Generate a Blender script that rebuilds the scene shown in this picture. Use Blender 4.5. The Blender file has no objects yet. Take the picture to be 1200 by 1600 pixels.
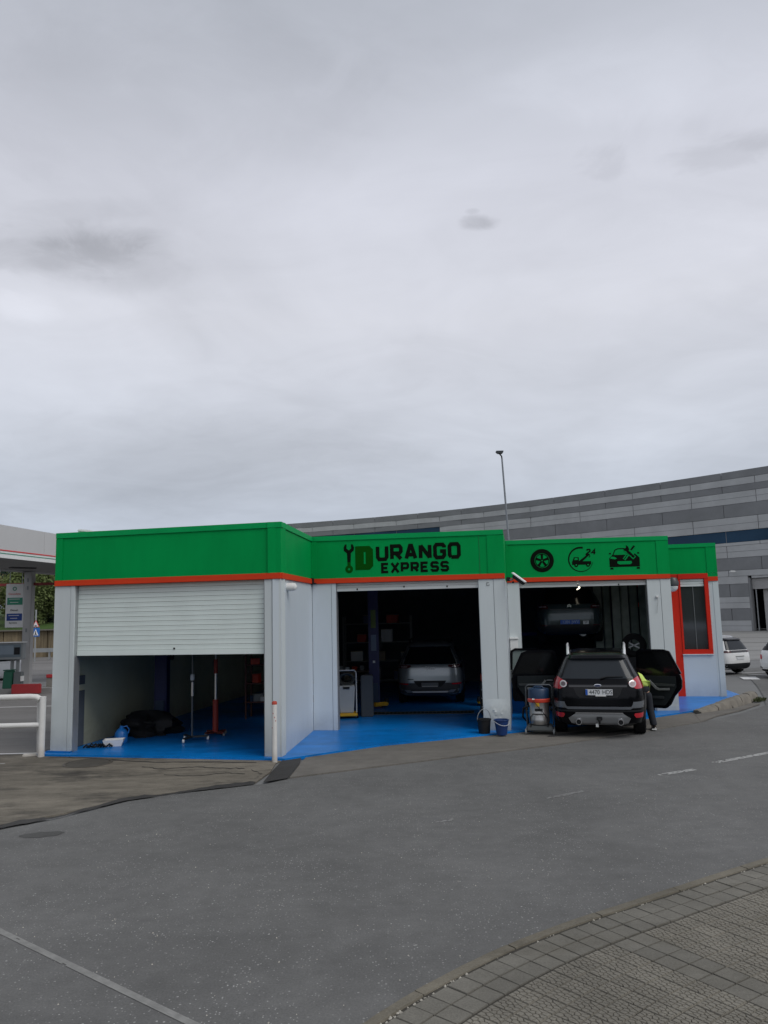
import bpy, bmesh, math, random
from mathutils import Vector, Matrix
random.seed(11)
SC = bpy.context.scene
COL = SC.collection
R = math.radians

# ---------------------------------------------------------------- camera
F_PX, PITCH, ROLL, CAM_H = 1203.0, 0.128088, -0.0235, 2.6
fw = Vector((0, math.cos(PITCH), math.sin(PITCH)))
up0 = Vector((0, -math.sin(PITCH), math.cos(PITCH)))
rt0 = Vector((1, 0, 0))
rt = rt0 * math.cos(ROLL) + up0 * math.sin(ROLL)
up = -rt0 * math.sin(ROLL) + up0 * math.cos(ROLL)
cam_data = bpy.data.cameras.new('camera')
cam = bpy.data.objects.new('camera', cam_data)
COL.objects.link(cam)
m3 = Matrix((rt, up, -fw)).transposed()
cam.matrix_world = Matrix.Translation((0, 0, CAM_H)) @ m3.to_4x4()
cam_data.sensor_fit = 'VERTICAL'
cam_data.sensor_height = 24
cam_data.lens = 24 * F_PX / 1600
cam_data.clip_start = 0.1
cam_data.clip_end = 3000
SC.camera = cam

# ---------------------------------------------------------------- view, sun, sky
SC.view_settings.view_transform = 'Standard'
SC.view_settings.look = 'None'
SC.view_settings.exposure = 0.32
SC.view_settings.gamma = 1.0
SC.view_settings.use_curve_mapping = False
SC.cycles.use_denoising = True
SC.cycles.max_bounces = 6
SC.cycles.diffuse_bounces = 3
SUN_EL, SUN_AZ = R(48), R(132)
sd = bpy.data.lights.new('sun', 'SUN')
sd.energy = 1.25
sd.angle = R(35)
sd.color = (1.0, 0.97, 0.93)
so = bpy.data.objects.new('sun', sd)
COL.objects.link(so)
dv = Vector((math.sin(SUN_AZ) * math.cos(SUN_EL), math.cos(SUN_AZ) * math.cos(SUN_EL), math.sin(SUN_EL)))
so.rotation_euler = dv.to_track_quat('Z', 'Y').to_euler()
so.location = dv * 60

W = bpy.data.worlds.new('World')
SC.world = W
W.use_nodes = True
wt = W.node_tree
wt.nodes.clear()
def wn(t, **k):
    n = wt.nodes.new(t)
    for a, b in k.items(): setattr(n, a, b)
    return n
def wl(a, b): wt.links.new(a, b)
def wmath(op, a, b=None, c=None, clamp=False):
    n = wn('ShaderNodeMath', operation=op); n.use_clamp = clamp
    for i, v in enumerate((a, b, c)):
        if v is None: continue
        if isinstance(v, (int, float)): n.inputs[i].default_value = v
        else: wl(v, n.inputs[i])
    return n.outputs[0]
sky = wn('ShaderNodeTexSky', sky_type='NISHITA')
sky.sun_disc = False
sky.sun_elevation = SUN_EL
sky.sun_rotation = SUN_AZ
sky.dust_density = 3
bg1 = wn('ShaderNodeBackground'); wl(sky.outputs[0], bg1.inputs[0]); bg1.inputs[1].default_value = 0.08
tc = wn('ShaderNodeTexCoord')
sep = wn('ShaderNodeSeparateXYZ'); wl(tc.outputs['Generated'], sep.inputs[0])
zc = wmath('ADD', wmath('MAXIMUM', sep.outputs[2], 0.0), 0.16)
cmb = wn('ShaderNodeCombineXYZ')
wl(wmath('DIVIDE', sep.outputs[0], zc), cmb.inputs[0]); wl(wmath('DIVIDE', sep.outputs[1], zc), cmb.inputs[1])
def wnoise(scale, detail, rough, dist=0.0, off=(0, 0, 0), sc=(1, 1, 1)):
    mp = wn('ShaderNodeMapping'); wl(cmb.outputs[0], mp.inputs[0])
    mp.inputs['Location'].default_value = off; mp.inputs['Scale'].default_value = sc
    n = wn('ShaderNodeTexNoise'); wl(mp.outputs[0], n.inputs['Vector'])
    n.inputs['Scale'].default_value = scale; n.inputs['Detail'].default_value = detail
    n.inputs['Roughness'].default_value = rough; n.inputs['Distortion'].default_value = dist
    return n.outputs[0]
elev = wn('ShaderNodeValToRGB'); wl(sep.outputs[2], elev.inputs[0])
cr = elev.color_ramp
cr.elements[0].position = 0.0; cr.elements[0].color = (0.43, 0.485, 0.585, 1)
cr.elements[1].position = 1.0; cr.elements[1].color = (0.34, 0.365, 0.41, 1)
for p, c in ((0.10, (0.50, 0.55, 0.64, 1)), (0.20, (0.585, 0.62, 0.695, 1)), (0.36, (0.665, 0.68, 0.745, 1)), (0.50, (0.605, 0.62, 0.69, 1)), (0.66, (0.46, 0.485, 0.545, 1))):
    e = cr.elements.new(p); e.color = c
n1 = wnoise(0.9, 5, 0.55, 0.6, (3.1, 1.7, 0), (1, 0.8, 1))
n2 = wnoise(3.4, 6, 0.6, 0.9, (0.4, 8.2, 0), (0.7, 1.0, 1))
big = wmath('MULTIPLY_ADD', wmath('SUBTRACT', n1, 0.5), 0.50, 1.0)
fine = wmath('MULTIPLY_ADD', wmath('SUBTRACT', n2, 0.5), 0.19, 0.0)
lum = wmath('ADD', big, fine)
# separate darker clouds, given in the cloud layer's own plane
def pdir(u, v):
    d = fw * F_PX + rt * (u - 600) - up * (v - 800); d.normalize()
    k = d.z + 0.16
    return d.x / k, d.y / k
def blob(u, v, du, dv_, strength, wobble):
    global lum
    x0, y0 = pdir(u, v); x1, _ = pdir(u + du, v); _, y1 = pdir(u, v + dv_)
    s = wn('ShaderNodeSeparateXYZ'); wl(cmb.outputs[0], s.inputs[0])
    wob = wmath('MULTIPLY', wmath('SUBTRACT', wobn, 0.5), wobble * 1.5)
    dx = wmath('DIVIDE', wmath('SUBTRACT', s.outputs[0], x0), abs(x1 - x0))
    dy = wmath('DIVIDE', wmath('SUBTRACT', s.outputs[1], y0), abs(y1 - y0))
    r2 = wmath('ADD', wmath('ADD', wmath('MULTIPLY', dx, dx), wmath('MULTIPLY', dy, dy)), wob)
    m = wn('ShaderNodeMapRange', interpolation_type='SMOOTHSTEP'); wl(r2, m.inputs[0])
    m.inputs[1].default_value = -0.1; m.inputs[2].default_value = 1.5
    m.inputs[3].default_value = strength; m.inputs[4].default_value = 0.0
    lum = wmath('SUBTRACT', lum, m.outputs[0])
wobn = wnoise(6, 6, 0.62, 0.8, (5, 2, 0))
blob(50, 388, 200, 36, 0.14, 1.2)
blob(110, 405, 150, 30, 0.05, 5.0)
blob(185, 412, 130, 52, 0.13, 1.2)
blob(250, 170, 420, 130, 0.06, 2.0)
blob(1120, 130, 330, 70, -0.07, 2.0)
blob(1050, 420, 260, 90, -0.03, 2.0)
blob(120, 330, 160, 20, 0.06, 3.0)
blob(30, 385, 90, 14, 0.08, 1.6)
blob(744, 348, 32, 13, 0.26, 2.2)
blob(738, 330, 12, 5, 0.12, 1.2)
blob(1130, 240, 110, 34, 0.10, 4.5)
blob(940, 255, 46, 24, 0.08, 4.0)
blob(1085, 200, 30, 26, 0.05, 3.0)
blob(1180, 215, 60, 20, 0.07, 3.0)
blob(35, 480, 60, 30, -0.08, 1.5)
blob(210, 745, 420, 70, 0.10, 1.0)
blob(300, 40, 500, 120, 0.05, 1.0)
blob(560, 300, 300, 60, -0.03, 1.5)
mx = wn('ShaderNodeMix', data_type='RGBA', blend_type='MULTIPLY'); mx.inputs[0].default_value = 1
cl = wn('ShaderNodeCombineColor')
for i in range(3): wl(lum, cl.inputs[i])
wl(elev.outputs[0], mx.inputs[6]); wl(cl.outputs[0], mx.inputs[7])
bg2 = wn('ShaderNodeBackground'); wl(mx.outputs[2], bg2.inputs[0]); bg2.inputs[1].default_value = 0.84
ms = wn('ShaderNodeMixShader'); ms.inputs[0].default_value = 0.95
wl(bg1.outputs[0], ms.inputs[1]); wl(bg2.outputs[0], ms.inputs[2])
wo = wn('ShaderNodeOutputWorld'); wl(ms.outputs[0], wo.inputs[0])

# ---------------------------------------------------------------- materials
MATS = {}
def mat(name, col, rough=0.6, metal=0.0, var=0.08, scale=3.0, bump=0.0, bscale=40.0, coat=0.0, spec=0.5, emit=None, estr=0.0, alpha=1.0, trans=0.0, streak=0.0, dirt=None, dirtz=0.5):
    if name in MATS: return MATS[name]
    m = bpy.data.materials.new(name); m.use_nodes = True
    t = m.node_tree; N = t.nodes; L = t.links
    b = N['Principled BSDF']
    b.inputs['Roughness'].default_value = rough
    b.inputs['Metallic'].default_value = metal
    b.inputs['Specular IOR Level'].default_value = spec
    b.inputs['Coat Weight'].default_value = coat
    b.inputs['Coat Roughness'].default_value = 0.06
    b.inputs['Alpha'].default_value = alpha
    b.inputs['Transmission Weight'].default_value = trans
    if emit:
        b.inputs['Emission Color'].default_value = (*emit, 1); b.inputs['Emission Strength'].default_value = estr
    geo = N.new('ShaderNodeNewGeometry')
    n = N.new('ShaderNodeTexNoise'); n.inputs['Scale'].default_value = scale; n.inputs['Detail'].default_value = 6
    n.inputs['Roughness'].default_value = 0.62
    mp = N.new('ShaderNodeMapping'); L.new(geo.outputs['Position'], mp.inputs[0])
    if streak: mp.inputs['Scale'].default_value = (1, 1, streak)
    L.new(mp.outputs[0], n.inputs['Vector'])
    rp = N.new('ShaderNodeMapRange'); L.new(n.outputs[0], rp.inputs[0])
    rp.inputs[1].default_value = 0.25; rp.inputs[2].default_value = 0.75
    rp.inputs[3].default_value = 1 - var; rp.inputs[4].default_value = 1 + var
    mxx = N.new('ShaderNodeMix'); mxx.data_type = 'RGBA'; mxx.blend_type = 'MULTIPLY'; mxx.inputs[0].default_value = 1
    mxx.inputs[6].default_value = (*col, 1)
    cc = N.new('ShaderNodeCombineColor')
    for i in range(3): L.new(rp.outputs[0], cc.inputs[i])
    L.new(cc.outputs[0], mxx.inputs[7])
    out = mxx.outputs[2]
    if dirt:
        s = N.new('ShaderNodeSeparateXYZ'); L.new(geo.outputs['Position'], s.inputs[0])
        n3 = N.new('ShaderNodeTexNoise'); n3.inputs['Scale'].default_value = 5; n3.inputs['Detail'].default_value = 8; n3.inputs['Roughness'].default_value = 0.7
        L.new(geo.outputs['Position'], n3.inputs['Vector'])
        a = N.new('ShaderNodeMapRange'); L.new(s.outputs[2], a.inputs[0]); a.inputs[1].default_value = 0.0; a.inputs[2].default_value = dirtz; a.inputs[3].default_value = 0.95; a.inputs[4].default_value = 0.0
        mm = N.new('ShaderNodeMath'); mm.operation = 'MULTIPLY'; L.new(a.outputs[0], mm.inputs[0]); L.new(n3.outputs[0], mm.inputs[1])
        mz = N.new('ShaderNodeMix'); mz.data_type = 'RGBA'; L.new(mm.outputs[0], mz.inputs[0]); L.new(out, mz.inputs[6]); mz.inputs[7].default_value = (*dirt, 1)
        out = mz.outputs[2]
    L.new(out, b.inputs['Base Color'])
    if bump:
        n2 = N.new('ShaderNodeTexNoise'); n2.inputs['Scale'].default_value = bscale; n2.inputs['Detail'].default_value = 5
        L.new(geo.outputs['Position'], n2.inputs['Vector'])
        bp = N.new('ShaderNodeBump'); bp.inputs['Strength'].default_value = bump; bp.inputs['Distance'].default_value = 0.01
        L.new(n2.outputs[0], bp.inputs['Height']); L.new(bp.outputs[0], b.inputs['Normal'])
    MATS[name] = m
    return m

white_wall = mat('white_wall_paint', (0.55, 0.60, 0.61), 0.5, var=0.08, scale=1.2, streak=0.15, bump=0.05, bscale=3, dirt=(0.22, 0.22, 0.21), dirtz=0.6)
bluish_wall = mat('return_wall_paint', (0.55, 0.61, 0.655), 0.35, var=0.07, scale=1.0, streak=0.2, bump=0.08, bscale=2.5, dirt=(0.25, 0.28, 0.32), dirtz=0.5)
green = mat('green_paint', (0.0, 0.285, 0.066), 0.55, spec=0.06, var=0.11, scale=2.2, streak=0.3, bump=0.06, bscale=4)
green_cap = mat('green_cap_paint', (0.0003, 0.32, 0.085), 0.5, spec=0.12, var=0.08, scale=2, bump=0.06, bscale=4)
orange = mat('orange_stripe_paint', (0.62, 0.050, 0.014), 0.5, spec=0.15, var=0.06)
red_frame = mat('red_frame_paint', (0.60, 0.026, 0.012), 0.45, spec=0.15, var=0.06)
slat_m = mat('shutter_slat_paint', (0.70, 0.78, 0.755), 0.45, var=0.05, scale=2, bump=0.03)
slat_w = mat('rolled_shutter_paint', (0.68, 0.71, 0.70), 0.45, var=0.06, scale=2)
ink = mat('black_lettering', (0.003, 0.006, 0.003), 0.9, spec=0.1)
ink_green = mat('dark_green_lettering', (0.001, 0.070, 0.002), 0.9, spec=0.1)
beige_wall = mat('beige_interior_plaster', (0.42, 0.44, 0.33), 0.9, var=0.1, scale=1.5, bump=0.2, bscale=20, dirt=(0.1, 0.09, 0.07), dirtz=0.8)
dark_wall = mat('dimmed_interior_wall', (0.07, 0.085, 0.105), 0.9, var=0.2)  # gloom of the bays put into a dark wall colour
ceil_m = mat('dark_ceiling', (0.06, 0.075, 0.09), 0.9, var=0.2)  # ceiling colour darkened likewise for the shade inside
conc_col = mat('grey_stone_pale', (0.44, 0.45, 0.455), 0.85, var=0.14, scale=0.5, bump=0.15, bscale=8)
dark_stone = mat('grey_stone_dark', (0.215, 0.222, 0.23), 0.8, var=0.14, scale=0.5, bump=0.15, bscale=8)
blue_glass = mat('blue_glazing', (0.022, 0.055, 0.10), 0.2, var=0.35, scale=0.15, spec=0.15)
steel = mat('galvanised_steel', (0.42, 0.44, 0.45), 0.42, 0.7, var=0.1)
chrome = mat('chrome', (0.8, 0.8, 0.82), 0.12, 1.0, var=0.02)
white_paint = mat('white_tube_paint', (0.66, 0.66, 0.64), 0.4, var=0.06, scale=8, bump=0.05, dirt=(0.3, 0.24, 0.18), dirtz=0.25)
white_pl = mat('white_plastic', (0.72, 0.73, 0.72), 0.35, var=0.03)
black_pl = mat('black_plastic', (0.010, 0.011, 0.013), 0.6, spec=0.3, var=0.15, scale=10)
dark_trim = mat('dark_door_trim', (0.008, 0.012, 0.014), 0.65, spec=0.25, var=0.12, scale=6)
grey_trim = mat('grey_door_trim', (0.16, 0.17, 0.17), 0.4)
rubber = mat('tyre_rubber', (0.008, 0.008, 0.009), 0.9, spec=0.2, var=0.2, scale=14, bump=0.15, bscale=60)
grey_pl = mat('grey_plastic', (0.20, 0.215, 0.22), 0.5, var=0.06)
navy_pl = mat('navy_plastic', (0.010, 0.035, 0.085), 0.45, var=0.08)
bucket_blue = mat('blue_bucket_plastic', (0.008, 0.035, 0.14), 0.35, var=0.05)
yellow_m = mat('yellow_machine_paint', (0.60, 0.36, 0.02), 0.5, var=0.12, scale=9)
lift_blue = mat('blue_lift_paint', (0.003, 0.008, 0.085), 0.45, var=0.12, scale=4)
red_m = mat('red_machine_paint', (0.55, 0.05, 0.025), 0.45, var=0.1)
red_kerb = mat('red_kerb_paint', (0.36, 0.03, 0.035), 0.6, var=0.1)
glass_dark = mat('tinted_car_glass', (0.004, 0.005, 0.006), 0.1, var=0.02, spec=0.35)
glass_rear = mat('tinted_rear_glass', (0.026, 0.031, 0.037), 0.12, var=0.02, spec=0.22)
win_glass = mat('office_window_glass', (0.03, 0.034, 0.036), 0.04, var=0.02, coat=0.5)
black_car = mat('black_car_paint', (0.0012, 0.0014, 0.0028), 0.2, 0.0, var=0.04, coat=0.1, spec=0.16)
grey_car = mat('silver_grey_car_paint', (0.27, 0.30, 0.32), 0.3, 0.55, var=0.04, coat=0.8)
teal_car = mat('dark_teal_car_paint', (0.035, 0.055, 0.06), 0.25, 0.3, var=0.04, coat=0.5)
white_car = mat('white_car_paint', (0.70, 0.71, 0.71), 0.25, var=0.03, coat=0.7)
lamp_red = mat('red_lamp_lens', (0.42, 0.010, 0.022), 0.12, coat=0.6, var=0.1, scale=30)
lamp_dark = mat('smoked_lamp_lens', (0.06, 0.01, 0.014), 0.15, coat=0.6)
lamp_clear = mat('clear_lamp_lens', (0.52, 0.49, 0.50), 0.15, 0.2, coat=0.6, var=0.1, scale=40)
silver_pl = mat('silver_skid_paint', (0.30, 0.31, 0.32), 0.35, 0.5, var=0.06)
plate_w = mat('white_plate', (0.62, 0.64, 0.66), 0.4)
plate_b = mat('blue_plate', (0.015, 0.09, 0.42), 0.4)
metal_vac = mat('brushed_vacuum_steel', (0.42, 0.42, 0.41), 0.35, 0.85, var=0.2, scale=5, streak=0.1)
skin_m = mat('skin', (0.42, 0.24, 0.17), 0.6)
vest_m = mat('hi_vis_cloth', (0.55, 0.72, 0.16), 0.8, bump=0.2, bscale=20)
trouser_m = mat('dark_work_trousers', (0.012, 0.015, 0.022), 0.9, bump=0.3, bscale=15)
hair_m = mat('dark_hair', (0.01, 0.008, 0.006), 0.8)
canopy_w = mat('canopy_white_panel', (0.50, 0.50, 0.50), 0.45, var=0.05, scale=0.8)
canopy_under = mat('canopy_underside', (0.20, 0.20, 0.20), 0.7, var=0.08)
pillar_m = mat('grey_pillar', (0.40, 0.395, 0.39), 0.6, var=0.06)
dgreen_pl = mat('green_bin_plastic', (0.012, 0.10, 0.06), 0.5)
wood_ret = mat('stained_retaining_concrete', (0.20, 0.165, 0.11), 0.9, var=0.85, scale=1.3, streak=0.10, bump=0.3, bscale=6)
sign_blue = mat('sign_blue', (0.02, 0.14, 0.48), 0.4)
sign_white = mat('sign_white', (0.75, 0.75, 0.75), 0.4)
sign_green = mat('sign_green', (0.03, 0.25, 0.16), 0.4)
sign_red = mat('sign_red', (0.6, 0.04, 0.04), 0.4)
screen_m = mat('grey_screen', (0.22, 0.27, 0.32), 0.2)
bark = mat('bark', (0.07, 0.05, 0.035), 0.9, var=0.3)
leaf_l = mat('light_foliage', (0.085, 0.115, 0.03), 0.8, var=0.4, scale=1.2)
leaf_d = mat('dark_conifer_foliage', (0.018, 0.045, 0.028), 0.85, var=0.4, scale=1.5)
leaf_y = mat('ochre_foliage', (0.12, 0.105, 0.05), 0.85, var=0.4, scale=1.2)
weed_m = mat('weed_leaf', (0.06, 0.075, 0.025), 0.8, var=0.3, scale=10)
lit = mat('window_glint_glow', (0.9, 0.85, 0.7), 0.4, emit=(1.0, 0.9, 0.7), estr=2.0)
strip_m = mat('dull_plastic_strip', (0.22, 0.26, 0.22), 0.25, var=0.3, scale=3)
rust = mat('rusty_red_tip', (0.40, 0.05, 0.03), 0.7)
kerb_old = mat('weathered_kerb_stone', (0.17, 0.155, 0.13), 0.9, var=0.35, scale=4, bump=0.5, bscale=14)
marking = mat('worn_road_paint', (0.40, 0.40, 0.39), 0.7, var=0.25, scale=14)
marking_w = mat('fresh_road_paint', (0.62, 0.62, 0.62), 0.7, var=0.12, scale=6)

def ground_mat(name, base, speck=0.0, patch=0.15, stain=0.0, spscale=55, rough=0.85, dark=(0.03, 0.028, 0.025), fac_dirs=(1, 1, 1), bump=0.35, pale=(0.42, 0.42, 0.41)):
    m = bpy.data.materials.new(name); m.use_nodes = True
    t = m.node_tree; N = t.nodes; L = t.links; b = N['Principled BSDF']
    b.inputs['Roughness'].default_value = rough
    b.inputs['Specular IOR Level'].default_value = 0.3
    geo = N.new('ShaderNodeNewGeometry')
    def noise(s, d=6, r=0.6, sc=(1, 1, 1), off=(0, 0, 0)):
        mp = N.new('ShaderNodeMapping'); L.new(geo.outputs['Position'], mp.inputs[0]); mp.inputs['Scale'].default_value = sc; mp.inputs['Location'].default_value = off
        n = N.new('ShaderNodeTexNoise'); L.new(mp.outputs[0], n.inputs['Vector'])
        n.inputs['Scale'].default_value = s; n.inputs['Detail'].default_value = d; n.inputs['Roughness'].default_value = r
        return n.outputs[0]
    def rng(v, a, b_, c, d):
        r = N.new('ShaderNodeMapRange'); L.new(v, r.inputs[0])
        for i, x in enumerate((a, b_, c, d)): r.inputs[i + 1].default_value = x
        return r.outputs[0]
    def mul(a, b_):
        mm = N.new('ShaderNodeMath'); mm.operation = 'MULTIPLY'; L.new(a, mm.inputs[0])
        if isinstance(b_, float): mm.inputs[1].default_value = b_
        else: L.new(b_, mm.inputs[1])
        return mm.outputs[0]
    v = mul(rng(noise(0.35, 5, 0.6, fac_dirs), 0.3, 0.7, 1 - patch, 1 + patch), rng(noise(60, 3, 0.7), 0.25, 0.75, 0.78, 1.22))
    v = mul(v, rng(noise(4, 6, 0.7, fac_dirs, (3, 1, 0)), 0.3, 0.7, 1 - patch * 0.6, 1 + patch * 0.6))
    cc = N.new('ShaderNodeCombineColor')
    for i in range(3): L.new(v, cc.inputs[i])
    mxx = N.new('ShaderNodeMix'); mxx.data_type = 'RGBA'; mxx.blend_type = 'MULTIPLY'; mxx.inputs[0].default_value = 1
    mxx.inputs[6].default_value = (*base, 1); L.new(cc.outputs[0], mxx.inputs[7])
    out = mxx.outputs[2]
    def mixin(fac, colr):
        nonlocal out
        q = N.new('ShaderNodeMix'); q.data_type = 'RGBA'; L.new(fac, q.inputs[0]); L.new(out, q.inputs[6]); q.inputs[7].default_value = (*colr, 1); out = q.outputs[2]
    if stain:
        f = rng(noise(0.8, 8, 0.72, (0.6, 1.7, 1), (1.5, 0.6, 0)), 0.50, 0.66, 0.0, stain); mixin(f, dark)
        f2 = rng(noise(2.1, 8, 0.75, (0.5, 1.5, 1), (9, 2, 0)), 0.50, 0.66, 0.0, stain * 0.65); mixin(f2, tuple(c * 1.75 for c in base))
    if speck:
        for sc_, th, offx in ((spscale * 0.8, 0.30, 0.0), (spscale * 0.38, 0.20, 7.0)):
            mp = N.new('ShaderNodeMapping'); L.new(geo.outputs['Position'], mp.inputs[0]); mp.inputs['Location'].default_value = (offx, offx, 0)
            vo = N.new('ShaderNodeTexVoronoi'); vo.inputs['Scale'].default_value = sc_; L.new(mp.outputs[0], vo.inputs['Vector'])
            a = rng(vo.outputs['Distance'], th * 0.7, th, 1.0, 0.0)
            s = N.new('ShaderNodeSeparateColor'); L.new(vo.outputs['Color'], s.inputs[0])
            pick = rng(s.outputs[0], 0.74, 0.82, 0.0, 1.0)
            clump = rng(noise(1.3, 4, 0.7, (1, 1, 1), (offx, 2, 0)), 0.40, 0.62, 0.15, 1.0)
            mixin(mul(mul(mul(a, pick), clump), speck), pale)
    L.new(out, b.inputs['Base Color'])
    bp = N.new('ShaderNodeBump'); bp.inputs['Strength'].default_value = bump; bp.inputs['Distance'].default_value = 0.012
    L.new(noise(90, 4, 0.7), bp.inputs['Height']); L.new(bp.outputs[0], b.inputs['Normal'])
    MATS[name] = m
    return m
asphalt = ground_mat('road_asphalt', (0.125, 0.125, 0.122), speck=0.8, patch=0.19, stain=0.16, dark=(0.075, 0.075, 0.075))
lot_asph = ground_mat('lot_asphalt', (0.17, 0.172, 0.172), speck=0.2, patch=0.14, fac_dirs=(0.4, 1.5, 1))
conc_apron = ground_mat('stained_apron_concrete', (0.150, 0.135, 0.110), patch=0.34, stain=0.9, fac_dirs=(0.6, 1.4, 1), bump=0.5)
conc_strip = ground_mat('apron_strip_concrete', (0.145, 0.136, 0.122), patch=0.18, stain=0.3, bump=0.4)
tar_m = ground_mat('tar_patch', (0.045, 0.044, 0.043), patch=0.25, bump=0.5)
lot_conc = ground_mat('yard_concrete', (0.24, 0.24, 0.235), patch=0.12, fac_dirs=(0.3, 2, 1), bump=0.1)
grass_m = ground_mat('slope_grass', (0.045, 0.085, 0.018), patch=0.3, bump=0.5)
tile_m = ground_mat('pavement_tile_concrete', (0.150, 0.143, 0.123), patch=0.22, bump=0.5, stain=0.35, dark=(0.09, 0.08, 0.06))
kerb_m = ground_mat('kerb_concrete', (0.150, 0.137, 0.108), patch=0.25, stain=0.5, bump=0.5, dark=(0.06, 0.05, 0.035))
joint_m = ground_mat('joint_dirt', (0.055, 0.051, 0.043), patch=0.3, bump=0.6)
def blue_floor_mat():
    m = ground_mat('blue_floor_paint', (0.002, 0.165, 0.52), patch=0.16, bump=0.05, rough=0.34, stain=0.45, dark=(0.006, 0.055, 0.17))
    m.node_tree.nodes['Principled BSDF'].inputs['Specular IOR Level'].default_value = 0.28
    return m
blue_floor_m = blue_floor_mat()

# ---------------------------------------------------------------- mesh helpers
class MB:
    def __init__(s): s.v = []; s.f = []
    def add(s, vs, fs):
        o = len(s.v); s.v += [tuple(p) for p in vs]; s.f += [tuple(i + o for i in f) for f in fs]; return s
    def box(s, c, d, rz=0.0, rx=0.0, ry=0.0):
        M = Matrix.Rotation(rz, 3, 'Z') @ Matrix.Rotation(ry, 3, 'Y') @ Matrix.Rotation(rx, 3, 'X')
        vs = [Vector(c) + M @ Vector((sx * d[0] / 2, sy * d[1] / 2, sz * d[2] / 2)) for sx in (-1, 1) for sy in (-1, 1) for sz in (-1, 1)]
        return s.add(vs, [(0, 1, 3, 2), (4, 6, 7, 5), (0, 4, 5, 1), (2, 3, 7, 6), (0, 2, 6, 4), (1, 5, 7, 3)])
    def wbox(s, P, Q, s0, s1, z0, z1, d0, d1):
        """box along the wall line P->Q: s along, d outwards (to the viewer's side)"""
        P = Vector(P[:2]); e = (Vector(Q[:2]) - P).normalized(); n = Vector((e.y, -e.x))
        vs = []
        for a in (s0, s1):
            for d in (d0, d1):
                for z in (z0, z1):
                    p = P + e * a + n * d; vs.append((p.x, p.y, z))
        return s.add(vs, [(0, 1, 3, 2), (4, 6, 7, 5), (0, 4, 5, 1), (2, 3, 7, 6), (0, 2, 6, 4), (1, 5, 7, 3)])
    def cone(s, p0, p1, r0, r1, n=14, caps=True):
        p0 = Vector(p0); p1 = Vector(p1); d = (p1 - p0).normalized()
        a = d.orthogonal().normalized(); b = d.cross(a)
        vs = []
        for p, r in ((p0, r0), (p1, r1)):
            for i in range(n):
                t = 2 * math.pi * i / n; vs.append(p + (a * math.cos(t) + b * math.sin(t)) * r)
        fs = [(i, (i + 1) % n, n + (i + 1) % n, n + i) for i in range(n)]
        if caps: fs += [tuple(range(n - 1, -1, -1)), tuple(range(n, 2 * n))]
        return s.add(vs, fs)
    def tube(s, pts, r, n=10):
        pts = [Vector(p) for p in pts]; rings = []
        a = None
        for i, p in enumerate(pts):
            d = (pts[min(i + 1, len(pts) - 1)] - pts[max(i - 1, 0)]).normalized()
            a = d.orthogonal().normalized() if a is None else (a - d * a.dot(d)).normalized()
            b = d.cross(a); rr = r[i] if isinstance(r, (list, tuple)) else r
            rings.append([p + (a * math.cos(2 * math.pi * k / n) + b * math.sin(2 * math.pi * k / n)) * rr for k in range(n)])
        vs = [v for q in rings for v in q]
        fs = [(i * n + k, i * n + (k + 1) % n, (i + 1) * n + (k + 1) % n, (i + 1) * n + k) for i in range(len(pts) - 1) for k in range(n)]
        fs += [tuple(range(n - 1, -1, -1)), tuple(range((len(pts) - 1) * n, len(pts) * n))]
        return s.add(vs, fs)
    def lathe(s, prof, c=(0, 0, 0), n=24, axis='Z'):
        vs = []
        for r, z in prof:
            for i in range(n):
                t = 2 * math.pi * i / n
                q = (r * math.cos(t), r * math.sin(t), z) if axis == 'Z' else (z, r * math.cos(t), r * math.sin(t))
                vs.append((q[0] + c[0], q[1] + c[1], q[2] + c[2]))
        k = len(prof)
        fs = [(j * n + i, j * n + (i + 1) % n, (j + 1) * n + (i + 1) % n, (j + 1) * n + i) for j in range(k - 1) for i in range(n)]
        return s.add(vs, fs)
    def prism(s, poly, z0, z1):
        n = len(poly)
        vs = [(x, y, z0) for x, y in poly] + [(x, y, z1) for x, y in poly]
        fs = [tuple(range(n - 1, -1, -1)), tuple(range(n, 2 * n))] + [(i, (i + 1) % n, n + (i + 1) % n, n + i) for i in range(n)]
        return s.add(vs, fs)
    def poly3(s, fn, poly, d0, d1):
        """polygon (a,b) extruded from depth d0 to d1 through fn(a,b,d)->xyz"""
        n = len(poly)
        vs = [fn(a, b, d0) for a, b in poly] + [fn(a, b, d1) for a, b in poly]
        fs = [tuple(range(n - 1, -1, -1)), tuple(range(n, 2 * n))] + [(i, (i + 1) % n, n + (i + 1) % n, n + i) for i in range(n)]
        return s.add(vs, fs)
    def build(s, name, m, parent=None, smooth=False, bevel=0.0, tri=False):
        me = bpy.data.meshes.new(name)
        me.from_pydata(s.v, [], s.f); me.validate(); me.update()
        bm = bmesh.new(); bm.from_mesh(me); bmesh.ops.recalc_face_normals(bm, faces=bm.faces)
        if tri: bmesh.ops.triangulate(bm, faces=[f for f in bm.faces if len(f.verts) > 4])
        if bevel:
            bmesh.ops.remove_doubles(bm, verts=bm.verts, dist=1e-5)
            es = [e for e in bm.edges if len(e.link_faces) == 2 and e.calc_face_angle(0) > 0.6]
            bmesh.ops.bevel(bm, geom=es, offset=bevel, segments=2, affect='EDGES', clamp_overlap=True)
        bm.to_mesh(me); bm.free()
        me.materials.append(m)
        if smooth:
            me.polygons.foreach_set('use_smooth', [True] * len(me.polygons))
            me.set_sharp_from_angle(angle=R(38))
        o = bpy.data.objects.new(name, me); COL.objects.link(o)
        if parent: o.parent = parent
        return o

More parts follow.
